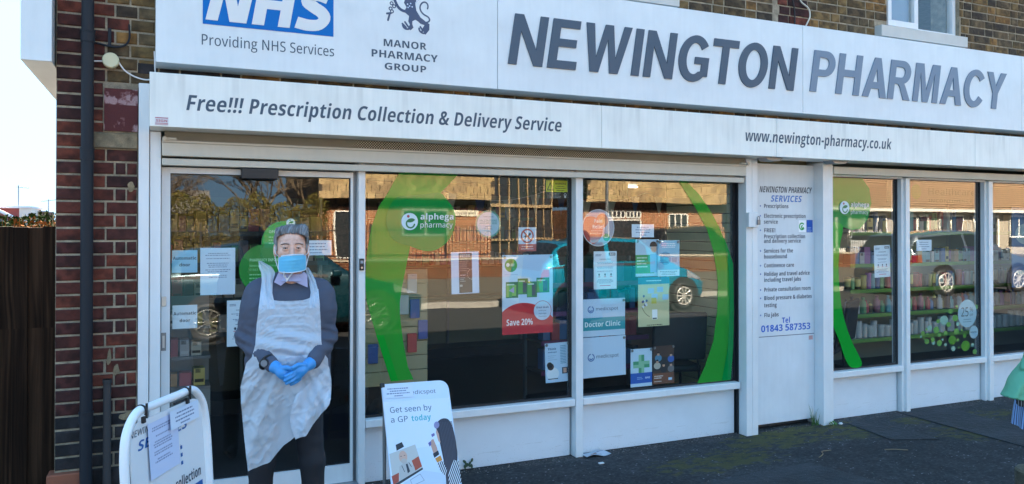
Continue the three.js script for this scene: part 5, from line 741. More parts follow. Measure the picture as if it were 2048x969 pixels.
// ---------- the person at the right edge ----------
{
  const p = thing('person', 'person in a teal coat and blue striped tunic cut off at the right edge', 'person', [4.215, 0, 2.60], -0.42);
  const torso = (x, y, z, o) => { const s = z * 1.35; let d = cone(x, y, s, [-.08, 1.2, 0], [.08, 1.2, 0], .125 + o, .125 + o); d = smin(d, cone(x, y, s, [-.13, 1.33, 0], [.13, 1.33, 0], .06 + o, .06 + o), .06); return smin(d, cone(x, y, s, [-.05, .95, 0], [.05, .95, 0], .14 + o, .14 + o), .1); };
  const arms = (x, y, z, o) => { let d = 9; for (const s of [-1, 1]) { let a = cone(x, y, z, [s * .155, 1.33, 0], [s * .175, 1.04, -.02], .062 + o, .066 + o); a = smin(a, cone(x, y, z, [s * .19, 1.0, -.01], s < 0 ? [-.395, .80, .075] : [.25, .82, .1], .074 + o, .058 + o), .04); d = Math.min(d, a); } return d; };
  const legs = (x, y, z, o) => Math.min(cone(x, y, z, [-.07, .88, 0], [-.08, .08, 0], .085 + o, .05 + o), cone(x, y, z, [.07, .88, 0], [.08, .08, 0], .085 + o, .05 + o));
  const head = (x, y, z) => { const ax = Math.abs(x); let d = ell(x, y, z, [0, 1.56, -.01], [.074, .085, .093]); d = smin(d, ell(x, y, z, [0, 1.49, .02], [.055, .07, .064]), .04); d = smax(d, -ell(ax, y, z, [.03, 1.545, .098], [.018, .012, .02]), .012); d = smin(d, cone(x, y, z, [0, 1.55, .082], [0, 1.505, .106], .008, .013), .012); d = smin(d, ell(ax, y, z, [.076, 1.53, 0], [.011, .032, .02]), .006); return smin(d, cone(x, y, z, [0, 1.45, 0], [0, 1.35, -.01], .05, .06), .03); };
  const hnd = (x, y, z) => { let d = 9; for (const s of [-1, 1]) { const b = s < 0 ? [-.330, .945, .045] : [.26, .79, .11]; let h = cone(x, y, z, b, [b[0] + .0, b[1] - .06, b[2] + .02], .028, .03); for (let i = 0; i < 4; i++) h = smin(h, cone(x, y, z, [b[0] - .024 + i * .016, b[1] - .08, b[2] + .02], [b[0] - .026 + i * .017, b[1] - .135 + Math.abs(i - 1.4) * .008, b[2] + .035], .0095, .008), .006); h = smin(h, cone(x, y, z, [b[0] - s * .028, b[1] - .04, b[2] + .03], [b[0] - s * .034, b[1] - .095, b[2] + .05], .011, .009), .008); d = Math.min(d, h); } return d; };
  part('body', p, [solid((x, y, z) => Math.min(smin(torso(x, y, z, -.02), smax(arms(x, y, z, -.035), x < -.2 ? .87 - y : -1, .01), .02), legs(x, y, z, -.01)), [-.42, .03, -.2], [.36, 1.42, .25], .016), solid(head, [-.11, 1.36, -.13], [.11, 1.68, .15], .006), solid(hnd, [-.41, .63, .03], [.33, .88, .2], .006)], skinM);
  const cuffT = dtex(64, (u) => { const q = (u * 8) % 1; return q < .35 ? [.62, .64, .66] : [.16, .16, .18]; }); cuffT.repeat.set(9, 1);
  part('coat', p, solid((x, y, z) => { let d = smin(torso(x, y, z, .012), arms(x, y, z, 0), .03) + .012 * wob(x, y, z, 11) + .007 * Math.sin(y * 75 - x * 70 + z * 25 + 8 * wob(x, y, z, 7)) + .004 * wob(x + 5, y, z, 45); if (x < -.2) { d = smax(d, .806 - y - (x + .33) * .22, .005); d = smax(d, -cone(x, y, z, [-.375, .835, .072], [-.40, .75, .08], .026, .048), .006); } d = smax(d, 1.0 - y + (Math.abs(x) > .15 ? -.3 : 0), .01); return smax(d, -cone(x, y, z, [0, 1.6, 0], [0, 1.37, .02], .07, .06), .008); }, [-.46, .74, -.22], [.36, 1.44, .26], .009), std(C(.11, .36, .215), .75, { bumpMap: knit, bumpScale: .001 }));
  const stripe = dtex(128, (u) => { const q = (u * 16) % 1; return q < .22 ? [.10, .16, .32] : q < .3 || q > .92 ? [.30, .45, .66] : [.56, .70, .88]; }); stripe.repeat.set(5, 1);
  const lt = []; for (let i = 0; i <= 16; i++) { const t = i / 16, y = .655 + t * .36; lt.push(new THREE.Vector2(.308 - .03 * t - .10 * t * t * t, y)); }
  const tg = new THREE.LatheGeometry(lt, 72), tp = tg.attributes.position; for (let i = 0; i < tp.count; i++) { const a = Math.atan2(tp.getZ(i), tp.getX(i)), t = (tp.getY(i) - .655) / .36, k = 1 + .035 * Math.sin(a * 11) * (1 - t); tp.setXYZ(i, tp.getX(i) * k, tp.getY(i), tp.getZ(i) * k * .72); } tg.computeVertexNormals();
  const tu = part('tunic', p, tg, std(C(1, 1, 1), .8, { map: stripe, side: THREE.DoubleSide }));
  part('button', tu, cyl(.008, .008, .006, -.285, .685, .11, 12, 'z'), M.vinylBlue);
  part('cuff', p, solid((x, y, z) => cone(x, y, z, [-.335, .87, .066], [-.345, .80, .074], .036, .024), [-.42, .72, .0], [-.24, .94, .17], .006), std(C(.9, .9, .9), .9, { map: cuffT, bumpMap: knit, bumpScale: .002 }));
  part('trousers', p, solid((x, y, z) => legs(x, y, z, .005), [-.2, .06, -.13], [.2, .99, .13], .013), M.black);
  for (const s of [-1, 1]) part('shoe', p, solid((x, y, z) => smax(ell(x, y, z, [s * .085, .04, .06], [.045, .05, .125]), -y + .003, .006), [s * .085 - .06, -.01, -.08], [s * .085 + .06, .1, .2], .01), M.black);
  part('hair', p, solid((x, y, z) => { const ax = Math.abs(x); let d = ell(x, y, z, [0, 1.57, -.02], [.085, .09, .10]); d = smin(d, ell(x, y, z, [0, 1.47, -.06], [.08, .11, .055]), .04) + .006 * wob(x, y, z, 60); return smax(d, -ell(x, y, z, [0, 1.53, .085], [.066, .085, .085]), .006); }, [-.11, 1.34, -.14], [.11, 1.68, .1], .007), std(C(.06, .035, .02), .7));
  for (const s of [-1, 1]) part('eye', p, new THREE.SphereGeometry(.012, 12, 8).translate(s * .03, 1.543, .078), std(C(.4, .38, .36), .3));
}
// ---------- pavement signs ----------
{
  const A = thing('pavement_sign', 'white tubular swing sign with SERVICES and prescription collection lettering near the pier', 'pavement sign', [0.057, 0, 1.696], 1.0611), tl = g => g.rotateX(-0.07);
  const W = .296, loop = [[-W, 0, 0], [-W, .5, 0], [-W, .85, 0], [-W + .025, .93, 0], [-W + .09, .985, 0], [-W + .2, .988, 0], [W - .2, .988, 0], [W - .09, .985, 0], [W - .025, .93, 0], [W, .85, 0], [W, .5, 0], [W, 0, 0]];
  const fm = phys(C(.80, .82, .84), .3);
  part('frame', A, [tl(tube(loop, .0165, 120, 12)), tl(bar([-W, .1, 0], [W, .1, 0], .016, .016, 10))], fm);
  for (const s of [-1, 1]) part('foot', A, bar([s * W, .02, -.1], [s * W, .02, .1], .022, .022, 10), M.black);
  const sw = .262, shp = new THREE.Shape(); shp.moveTo(-sw, .15); shp.lineTo(sw, .15); shp.lineTo(sw, .86); shp.quadraticCurveTo(sw, .95, sw - .08, .95); shp.lineTo(-sw + .08, .95); shp.quadraticCurveTo(-sw, .95, -sw, .86); shp.closePath();
  const pg = tl(new THREE.ExtrudeGeometry(shp, { depth: .006, bevelEnabled: false, curveSegments: 8 }).translate(0, 0, -.003));
  const plate = part('plate', A, pg, std(C(.72, .74, .76), .4));
  const L = (s, x0, x1, y, h, sl, F = font) => tl(mergeGeometries(lettersOf(s, x0, x1, y, h, .0042, sl, 0, F).map(clean)));
  const X = u => u - .316;      // measured from the frame's left edge
  part('lettering', plate, [L('NEWINGTON PHARMACY', X(.052), X(.50), .902, .023, .2, fontR)], M.vinylDark);
  part('lettering', plate, [L('SERVICES', X(.098), X(.455), .846, .036, .2)], M.vinylBlue);
  part('lettering', plate, [L('prescription collection', X(.07), X(.538), .625, .04, 0)], M.vinylDark);
  part('lettering', plate, [L('Open', X(.39), X(.395), .78, .012, 0), ...[.772, .742, .71].map(y => tl(bx(X(.388), X(.402), y, y + .014, .0042, .0048)))], M.vinylBlue);
  part('panel', plate, tl(bx(X(.30), X(.548), .30, .602, .0034, .0042)), M.vinylBlue); part('lettering', plate, [tl(bx(X(.46), X(.53), .575, .583, .0043, .005))], M.paper);
  for (const u of [.139, .46]) part('clip', A, [tl(new THREE.TorusGeometry(.021, .0045, 8, 18, 4.4).rotateY(Math.PI / 2).rotateX(-.5).translate(X(u), .985, 0)), tl(rb(X(u) - .009, X(u) + .009, .94, .965, .002, .014, .003)), tl(bar([X(u) + .014, .955, .012], [X(u) + .014, 1.01, .016], .005))], M.black);
  part('spare_strip', A, tl(bx(X(.37), X(.46), .955, .964, -.004, .004)), M.black);
  const note = (x, w, h) => { x.fillStyle = '#cbd6f0'; x.fillRect(0, 0, w, h); for (const [y, n] of [[.1, 2], [.26, 1], [.36, 3], [.54, 2], [.68, 2]]) rows(x, w * .12, h * y, w * .7, n, h * .045, 5, '#8b97b8'); };
  const onA = (o, u, y, z) => { const q = V(X(u), y, z).applyAxisAngle(V(1, 0, 0), -0.07).applyAxisAngle(V(0, 1, 0), 1.0611).add(V(0.057, 0, 1.696)); o.position.copy(q); o.rotation.order = 'YXZ'; o.rotation.set(-0.07, 1.0611, o.rotation.z); };
  onA(sheet('notice', 'creased white sheet of small print taped over the white swing sign', 'notice', 0, 0, .222, .21, note, { curl: .006 }), .268, .825, .010);
  onA(sheet('notice', 'small white slip taped to the top right of the white swing sign', 'notice', 0, 0, .228, .074, small, { curl: .003, rot: 0 }), .418, .905, .017);

  const B = thing('pavement_sign', 'leaning white board reading Get seen by a GP today below the window', 'pavement sign', [1.099, 0.78, 0.715]);
  const m4 = new THREE.Matrix4().makeBasis(V(.997, -.040, -.069), V(.007, .905, -.424), V(.079, .422, .903));
  B.quaternion.setFromRotationMatrix(m4);
  const bw = .407, bh = .84, s2 = new THREE.Shape(); s2.moveTo(0, -bh); s2.lineTo(bw, -bh); s2.lineTo(bw, -.06); s2.quadraticCurveTo(bw, .004, bw - .06, .004); s2.lineTo(.018, 0); s2.quadraticCurveTo(0, 0, 0, -.018); s2.closePath();
  const art = canvasTex(700, 1444, (x, w, h) => {
    const k = w / .407; const P = (u, v) => [u * k, (v + .004) * k];
    const T = (s, u0, u1, v, cap, o) => txt(x, s, u0 * k, (v + .004) * k, cap * k, (u1 - u0) * k, o), fill = (c, pts) => { x.fillStyle = c; x.beginPath(); pts.forEach((p, i) => i ? x.lineTo(...P(...p)) : x.moveTo(...P(...p))); x.closePath(); x.fill(); };
    x.fillStyle = '#d3e2f4'; x.fillRect(0, 0, w, h); fill('#dde8f4', [[0, .1], [.4, .1], [.4, .35], [0, .38]]);
    T('medicspot', .135, .323, .067, .022, { color: '#4a5568' }); T('Get seen by', .033, .285, .163, .031, { color: '#2b5374' }); T('a GP', .033, .137, .217, .031, { color: '#2b5374' }); T('today', .155, .274, .217, .031, { color: '#46b3bd', bold: 1 });
    fill('#24262e', [[.048, .338], [.085, .326], [.095, .352], [.05, .37]]); fill('#c4c4c0', [[.007, .383], [.161, .345], [.188, .472], [.012, .545]]); fill('#2d3036', [[.188, .472], [.19, .482], [.012, .56], [.012, .545]]);
    fill('#a8442f', [[.007, .50], [.05, .485], [.045, .53], [.012, .545]]); fill('#b04a30', [[.13, .43], [.172, .41], [.186, .466], [.145, .485]]);
    x.fillStyle = '#d2ab98'; x.beginPath(); x.ellipse(...P(.083, .405), .024 * k, .032 * k, 0, 0, 7); x.fill(); x.fillStyle = '#bfb3aa'; x.beginPath(); x.ellipse(...P(.086, .428), .017 * k, .014 * k, 0, 0, 7); x.fill(); x.fillStyle = '#5d4a48'; x.fillRect(...P(.068, .400), .008 * k, .003 * k); x.fillRect(...P(.088, .397), .008 * k, .003 * k);
    fill('#b9b7b4', [[.055, .455], [.08, .44], [.105, .435], [.14, .46], [.145, .487], [.05, .527]]); fill('#2b2f3d', [[.094, .445], [.104, .443], [.114, .485], [.1, .494]]); x.strokeStyle = '#2d3038'; x.lineWidth = 5; x.beginPath(); x.moveTo(...P(.07, .45)); x.lineTo(...P(.083, .485)); x.moveTo(...P(.112, .437)); x.lineTo(...P(.125, .462)); x.stroke();
    fill('#c9d7e8', [[.012, .57], [.19, .488], [.33, .52], [.407, .55], [.407, .84], [.012, .84]]); x.strokeStyle = '#7d8ba0'; x.lineWidth = 4; x.beginPath(); x.moveTo(...P(.11, .53)); x.lineTo(...P(.17, .505)); x.lineTo(...P(.19, .54)); x.lineTo(...P(.12, .56)); x.closePath(); x.stroke();
    x.fillStyle = '#2c2a38'; x.beginPath(); x.moveTo(...P(.297, .28)); x.bezierCurveTo(...P(.292, .225), ...P(.345, .205), ...P(.375, .222)); x.bezierCurveTo(...P(.402, .24), ...P(.41, .33), ...P(.407, .41)); x.bezierCurveTo(...P(.40, .50), ...P(.365, .52), ...P(.345, .60)); x.lineTo(...P(.312, .60)); x.bezierCurveTo(...P(.325, .50), ...P(.316, .44), ...P(.310, .37)); x.bezierCurveTo(...P(.306, .33), ...P(.303, .30), ...P(.297, .28)); x.fill(); x.lineWidth = 3; for (let i = 0; i < 26; i++) { x.strokeStyle = ['#3d3948', '#4a4552', '#232130'][i % 3]; x.beginPath(); x.moveTo(...P(.318 + i * .0032, .235)); x.bezierCurveTo(...P(.325 + i * .0032, .33), ...P(.33 + i * .0026, .42), ...P(.322 + i * .0018, .57)); x.stroke(); }
    x.fillStyle = '#8a86b0'; x.beginPath(); x.ellipse(...P(.302, .25), .016 * k, .02 * k, .4, 0, 7); x.fill(); fill('#cfa593', [[.298, .27], [.308, .30], [.312, .35], [.300, .34], [.292, .29]]);
    fill('#c39a88', [[.258, .33], [.272, .325], [.288, .375], [.29, .41], [.262, .405], [.252, .36]]); fill('#6d6aa8', [[.262, .30], [.282, .292], [.284, .306], [.266, .315]]); fill('#6660a4', [[.238, .345], [.256, .335], [.256, .355], [.244, .365]]); fill('#22242c', [[.258, .405], [.292, .39], [.296, .412], [.264, .428]]); fill('#d08a2c', [[.268, .432], [.302, .418], [.31, .445], [.278, .455]]);
    x.save(); x.beginPath(); [[.278, .458], [.312, .447], [.33, .50], [.315, .53], [.29, .50]].forEach((p, i) => i ? x.lineTo(...P(...p)) : x.moveTo(...P(...p))); [[.407, .46], [.407, .575], [.33, .60], [.335, .52], [.38, .45]].forEach((p, i) => i ? x.lineTo(...P(...p)) : x.moveTo(...P(...p))); x.clip(); x.fillStyle = '#e4eaf2'; x.fillRect(0, 0, w, h); x.strokeStyle = '#1e2536'; x.lineWidth = 10; for (let i = -6; i < 40; i++) { x.beginPath(); x.moveTo(...P(.26 + i * .012 - .1, .62)); x.lineTo(...P(.26 + i * .012, .44)); x.stroke(); } x.restore();
    x.fillStyle = '#29418f'; x.fillRect(0, .592 * k, w, h);
  });
  const bg = new THREE.ExtrudeGeometry(s2, { depth: .008, bevelEnabled: false, curveSegments: 8 }), uv = bg.attributes.uv, bp = bg.attributes.position; for (let i = 0; i < uv.count; i++) uv.setXY(i, bp.getX(i) / bw, (bp.getY(i) + bh) / (bh + .004));
  part('panel', B, bg, std(C(.95, .95, .95), .35, { map: art }));
  part('frame', B, [bar([.02, -.02, -.005], [.02, -bh + .01, -.26], .01), bar([bw - .02, -.02, -.005], [bw - .02, -bh + .01, -.26], .01), bar([.02, -.6, -.2], [bw - .02, -.6, -.2], .008)], M.greyMetal);
  part('corner_clip', B, rb(-.006, .02, -.02, .006, -.004, .012, .003), M.black);
  const sp = sheet('notice', 'small pale slip taped to the top corner of the leaning medical board', 'notice', 0, 0, .177, .068, small, { curl: .002 });
  sp.quaternion.setFromRotationMatrix(m4); sp.position.copy(V(.0935, -.048, .0125).applyMatrix4(m4)).add(V(1.099, 0.78, 0.715));
}

// ---------- ground ----------
{
  const asph = dtex(512, (u, v, x, y) => { const a = fbm(u * 6, v * 6, 6, 4), h = hash(x, y), k = 0.17 + 0.09 * a + (h > 0.985 ? 0.28 : (h - 0.5) * 0.10); return [k, k, k * 1.01]; });
  asph.repeat.set(0.9, 0.9);
  const asphM = std(C(1, 1, 1), 0.93, { map: asph, bumpMap: fineBump, bumpScale: 0.006 });
  const sheetXZ = (x0, x1, z0, z1, y) => { const g = new THREE.PlaneGeometry(x1 - x0, z1 - z0).rotateX(-Math.PI / 2).translate((x0 + x1) / 2, y, (z0 + z1) / 2), p = g.attributes.position, uv = g.attributes.uv; for (let i = 0; i < uv.count; i++) uv.setXY(i, p.getX(i), p.getZ(i)); return g; };
  struct('ground', sheetXZ(-150, 250, -150, 200, -0.004), asphM);
  // the pavement along the shop: worn asphalt with grit, moss and repair marks
  const PX = 2048, PZ = 1024, X0 = -1.5, X1 = 9.5, Z0 = -0.06, Z1 = 4.2, d = new Uint8Array(PX * PZ * 4);
  const moss = [[4.75, .16, .55, .14], [5.05, .40, .32, .16], [4.35, .30, .5, .2], [6.45, .42, .42, .16], [5.35, .32, .16, .2], [6.1, .75, .4, .25], [5.9, .3, .2, .1], [3.6, .55, .5, .2], [7.3, .5, .5, .2]];
  for (let j = 0; j < PZ; j++) for (let i = 0; i < PX; i++) {
    const x = X0 + (X1 - X0) * i / PX, z = Z0 + (Z1 - Z0) * j / PZ, h = hash(i, j), a = fbm(x * 1.1 + 20, z * 1.1 + 20, 64, 5), f = fbm(x * 9, z * 9, 256, 3), g2 = hash(i >> 1, j >> 1), g4 = vnoise(i / 3.2, j / 3.2, 4096), g6 = vnoise(i / 6 + 50, j / 7 + 9, 4096);
    let k = 0.168 + 0.12 * (a - 0.5) + 0.07 * (f - 0.5) + (h - 0.5) * 0.07 + (g4 - .5) * .10 + (g6 > .80 ? .10 * (g6 - .8) * 5 : 0) + (g2 > 0.975 ? 0.12 : 0) + (g2 > 0.9965 ? 0.25 : 0) + (g2 < .04 ? -.06 : 0), r = k, g = k * 1.0, b = k * 1.03;
    for (const [mx, mz, rx, rz] of moss) { const q = ((x - mx) / rx) ** 2 + ((z - mz) / rz) ** 2; if (q < 1.6) { const m = (1.3 - q) * 0.9 + (fbm(x * 16, z * 34, 512, 3) - 0.58) * 3.6; if (m > 0) { const s = Math.min(1, m * 1.4) * 0.8 * (0.5 + h * 0.6); r += (0.30 - r) * s; g += (0.29 - g) * s; b += (0.08 - b) * s; } } }
    if (z < 0.10 + 0.06 * f && h > 0.6) { r += .10; g += .085; b += .07; }
    const o = (j * PX + i) * 4; d[o] = Math.max(0, r * 255); d[o + 1] = Math.max(0, g * 255); d[o + 2] = Math.max(0, b * 255); d[o + 3] = 255;
  }
  const pt = new THREE.DataTexture(d, PX, PZ); pt.magFilter = THREE.LinearFilter; pt.colorSpace = THREE.SRGBColorSpace; pt.wrapS = pt.wrapT = THREE.ClampToEdgeWrapping; pt.needsUpdate = true;
  const g = new THREE.PlaneGeometry(X1 - X0, Z1 - Z0, 220, 90).rotateX(-Math.PI / 2).translate((X0 + X1) / 2, 0, (Z0 + Z1) / 2), p = g.attributes.position, uv = g.attributes.uv;
  for (let i = 0; i < p.count; i++) { const x = p.getX(i), z = p.getZ(i); uv.setXY(i, (x - X0) / (X1 - X0), (z - Z0) / (Z1 - Z0)); p.setY(i, 0.0 + 0.008 * (fbm(x * 2.2 + 9, z * 2.2 + 9, 64, 3) - 0.5) * Math.min(1, Math.max(0, z * 4))); }
  g.computeVertexNormals();
  struct('pavement', g, std(C(1, 1, 1), 0.95, { map: pt, bumpMap: fineBump, bumpScale: 0.004 }));
  // repaired trenches: slightly raised strips of newer asphalt
  const patch = (pts, h) => { const s = new THREE.Shape(pts.map(q => new THREE.Vector2(q[0], -q[1]))); const e = new THREE.ExtrudeGeometry(s, { depth: h, bevelEnabled: true, bevelSize: .008, bevelThickness: .0015, bevelSegments: 1 }).rotateX(-Math.PI / 2); return e.translate(0, 0.003, 0); };
  const pm = std(C(.85, .86, .9), 0.95, { map: asph, bumpMap: fineBump, bumpScale: 0.006 });
  struct('asphalt_patch', patch([[5.29, .16], [5.60, .06], [5.55, .80], [5.2, .66]], .0015), pm);
  struct('asphalt_patch', patch([[6.02, .05], [6.6, .03], [6.5, 1.2], [5.95, 1.35]], .0015), pm);
  struct('asphalt_patch', patch([[3.1, .92], [4.15, .86], [4.35, 1.9], [2.9, 2.0]], .0015), pm);
  struct('road', sheetXZ(-60, 120, 6.5, 10.2, 0.002), std(C(.62, .62, .63), 0.9, { map: asph }));
  struct('kerb', bx(-60, 120, -0.05, 0.12, 10.2, 10.34), std(C(.34, .32, .29), .9, { map: grime }));
  struct('far_pavement', bx(-60, 120, -0.05, 0.12, 10.34, 40), std(C(.20, .185, .16), .9, { map: mortarTex }));
  // grit
  const im = new THREE.InstancedMesh(new THREE.IcosahedronGeometry(1, 0), std(C(.22, .21, .20), .9), 900), mm = new THREE.Matrix4(), q = new THREE.Quaternion();
  for (let i = 0; i < 900; i++) { const near = i < 520, x = rr(.9, 8.4), z = near ? .012 + .14 * rnd() * rnd() : rr(.1, 2.0), s = near ? rr(.002, .0055) : rr(.0015, .004); q.setFromEuler(new THREE.Euler(rnd() * 6, rnd() * 6, 0)); mm.compose(V(x, .004, z), q, V(s * rr(.7, 1.5), s * .6, s)); im.setMatrixAt(i, mm); const c = rr(.2, 1.2); im.setColorAt(i, C(c, c * .95, c * .88)); }
  im.name = 'gravel'; im.castShadow = im.receiveShadow = true; scene.add(im); tag(im, 'loose grit and small stones along the foot of the shopfront', 'gravel', null, 'stuff');
  const white = std(C(.62, .64, .64), .7);
  solo('litter', 'crumpled pale leaflet lying at the foot of the centre window post', 'litter', (() => { const e = new THREE.PlaneGeometry(.21, .10, 12, 6).rotateX(-Math.PI / 2), r = e.attributes.position; for (let i = 0; i < r.count; i++) r.setY(i, .014 + .010 * Math.sin(r.getX(i) * 30) * Math.cos(r.getZ(i) * 40 + 1)); e.computeVertexNormals(); return e.rotateY(.05).translate(2.865, 0, .075); })(), std(C(.9, .9, .9), .6, { side: THREE.DoubleSide, map: canvasTex(128, 64, (x, w, h) => { x.fillStyle = '#b9c2cc'; x.fillRect(0, 0, w, h); x.fillStyle = '#8a6a62'; x.fillRect(40, 22, 30, 14); x.fillStyle = '#5d6f8a'; x.fillRect(76, 18, 34, 6); rows(x, 8, 44, 90, 2, 8, 3, '#6d7784'); }) }));
  solo('litter', 'tiny white scrap on the asphalt in front of the pale leaflet', 'litter', rb(2.775, 2.815, .003, .012, .262, .285, .003), white);
  solo('stone', 'small white stone by the foot of the post right of the services panel', 'stone', new THREE.SphereGeometry(1, 8, 6).scale(.022, .010, .014).translate(5.215, .008, .145), white);
  const tw = std(C(.22, .16, .10), .9);
  solo('twig', 'bent pale twig on the asphalt below the services panel', 'twig', tube([[4.30, .008, .80], [4.38, .012, .76], [4.43, .010, .70], [4.52, .008, .70]], .0035, 12, 5), tw);
  solo('twig', 'thin straight twig on the asphalt right of the bent twig', 'twig', tube([[4.90, .008, .85], [4.97, .010, .88], [5.05, .008, .93]], .0035, 8, 5), tw);
  // weeds
  const leafM = std(C(.06, .14, .03), .7, { side: THREE.DoubleSide });
  const gt = thing('grass_tuft', 'tuft of green grass growing at the foot of the services panel', 'grass tuft', [5.0, 0, 0.075]);
  for (let i = 0; i < 16; i++) { const a = rnd() * 6.28, h = rr(.06, .19), l = rr(.02, .07), c = Math.cos(a), s = Math.sin(a) * .5; const e = new THREE.PlaneGeometry(.008, h, 1, 5).translate(0, h / 2, 0), r = e.attributes.position; for (let j = 0; j < r.count; j++) { const t = r.getY(j) / h; r.setX(j, r.getX(j) * (1 - t * .85) + c * l * t * t); r.setZ(j, s * l * t * t); } e.computeVertexNormals(); part('blade', gt, e.translate(rr(-.03, .03), 0, rr(-.02, .02)), leafM); }
  const w2 = thing('weed', 'small dark leafed weed at the wall foot beside the leaning board', 'weed', [1.89, 0, 0.02]);
  for (let i = 0; i < 8; i++) { const a = i * .8, e = new THREE.CircleGeometry(.016, 8).scale(.6, 1, 1).translate(0, .018, 0).rotateX(-.5).rotateZ(Math.sin(a) * 1.1).translate(Math.cos(a) * .025, .01 + (i % 4) * .014, .01 + .01 * Math.sin(a)); part('leaf', w2, e, std(C(.03, .06, .025), .7, { side: THREE.DoubleSide })); }
  const w3 = thing('weed', 'low green weed by the foot of the post right of the services panel', 'weed', [5.12, 0, 0.15]);
  for (let i = 0; i < 9; i++) { const a = i * .7; part('leaf', w3, new THREE.CircleGeometry(.014, 7).scale(.7, 1, 1).rotateX(-.9).rotateZ(Math.cos(a)).translate(Math.cos(a) * .03, .012 + (i % 3) * .008, Math.sin(a) * .018), leafM); }
  const b = thing('bollard', 'round weathered stone bollard at the lower right edge of the pavement', 'bollard', [4.16, 0, 2.42]);
  part('post', b, cyl(.1, .1, .39, 0, .195, 0, 28), std(C(.16, .16, .14), .95, { map: mortarTex, bumpMap: fineBump, bumpScale: .006 }));
  part('cap', b, [cyl(.1, .092, .012, 0, .396, 0, 28)], std(C(.24, .24, .21), .95, { map: mortarTex }));
}
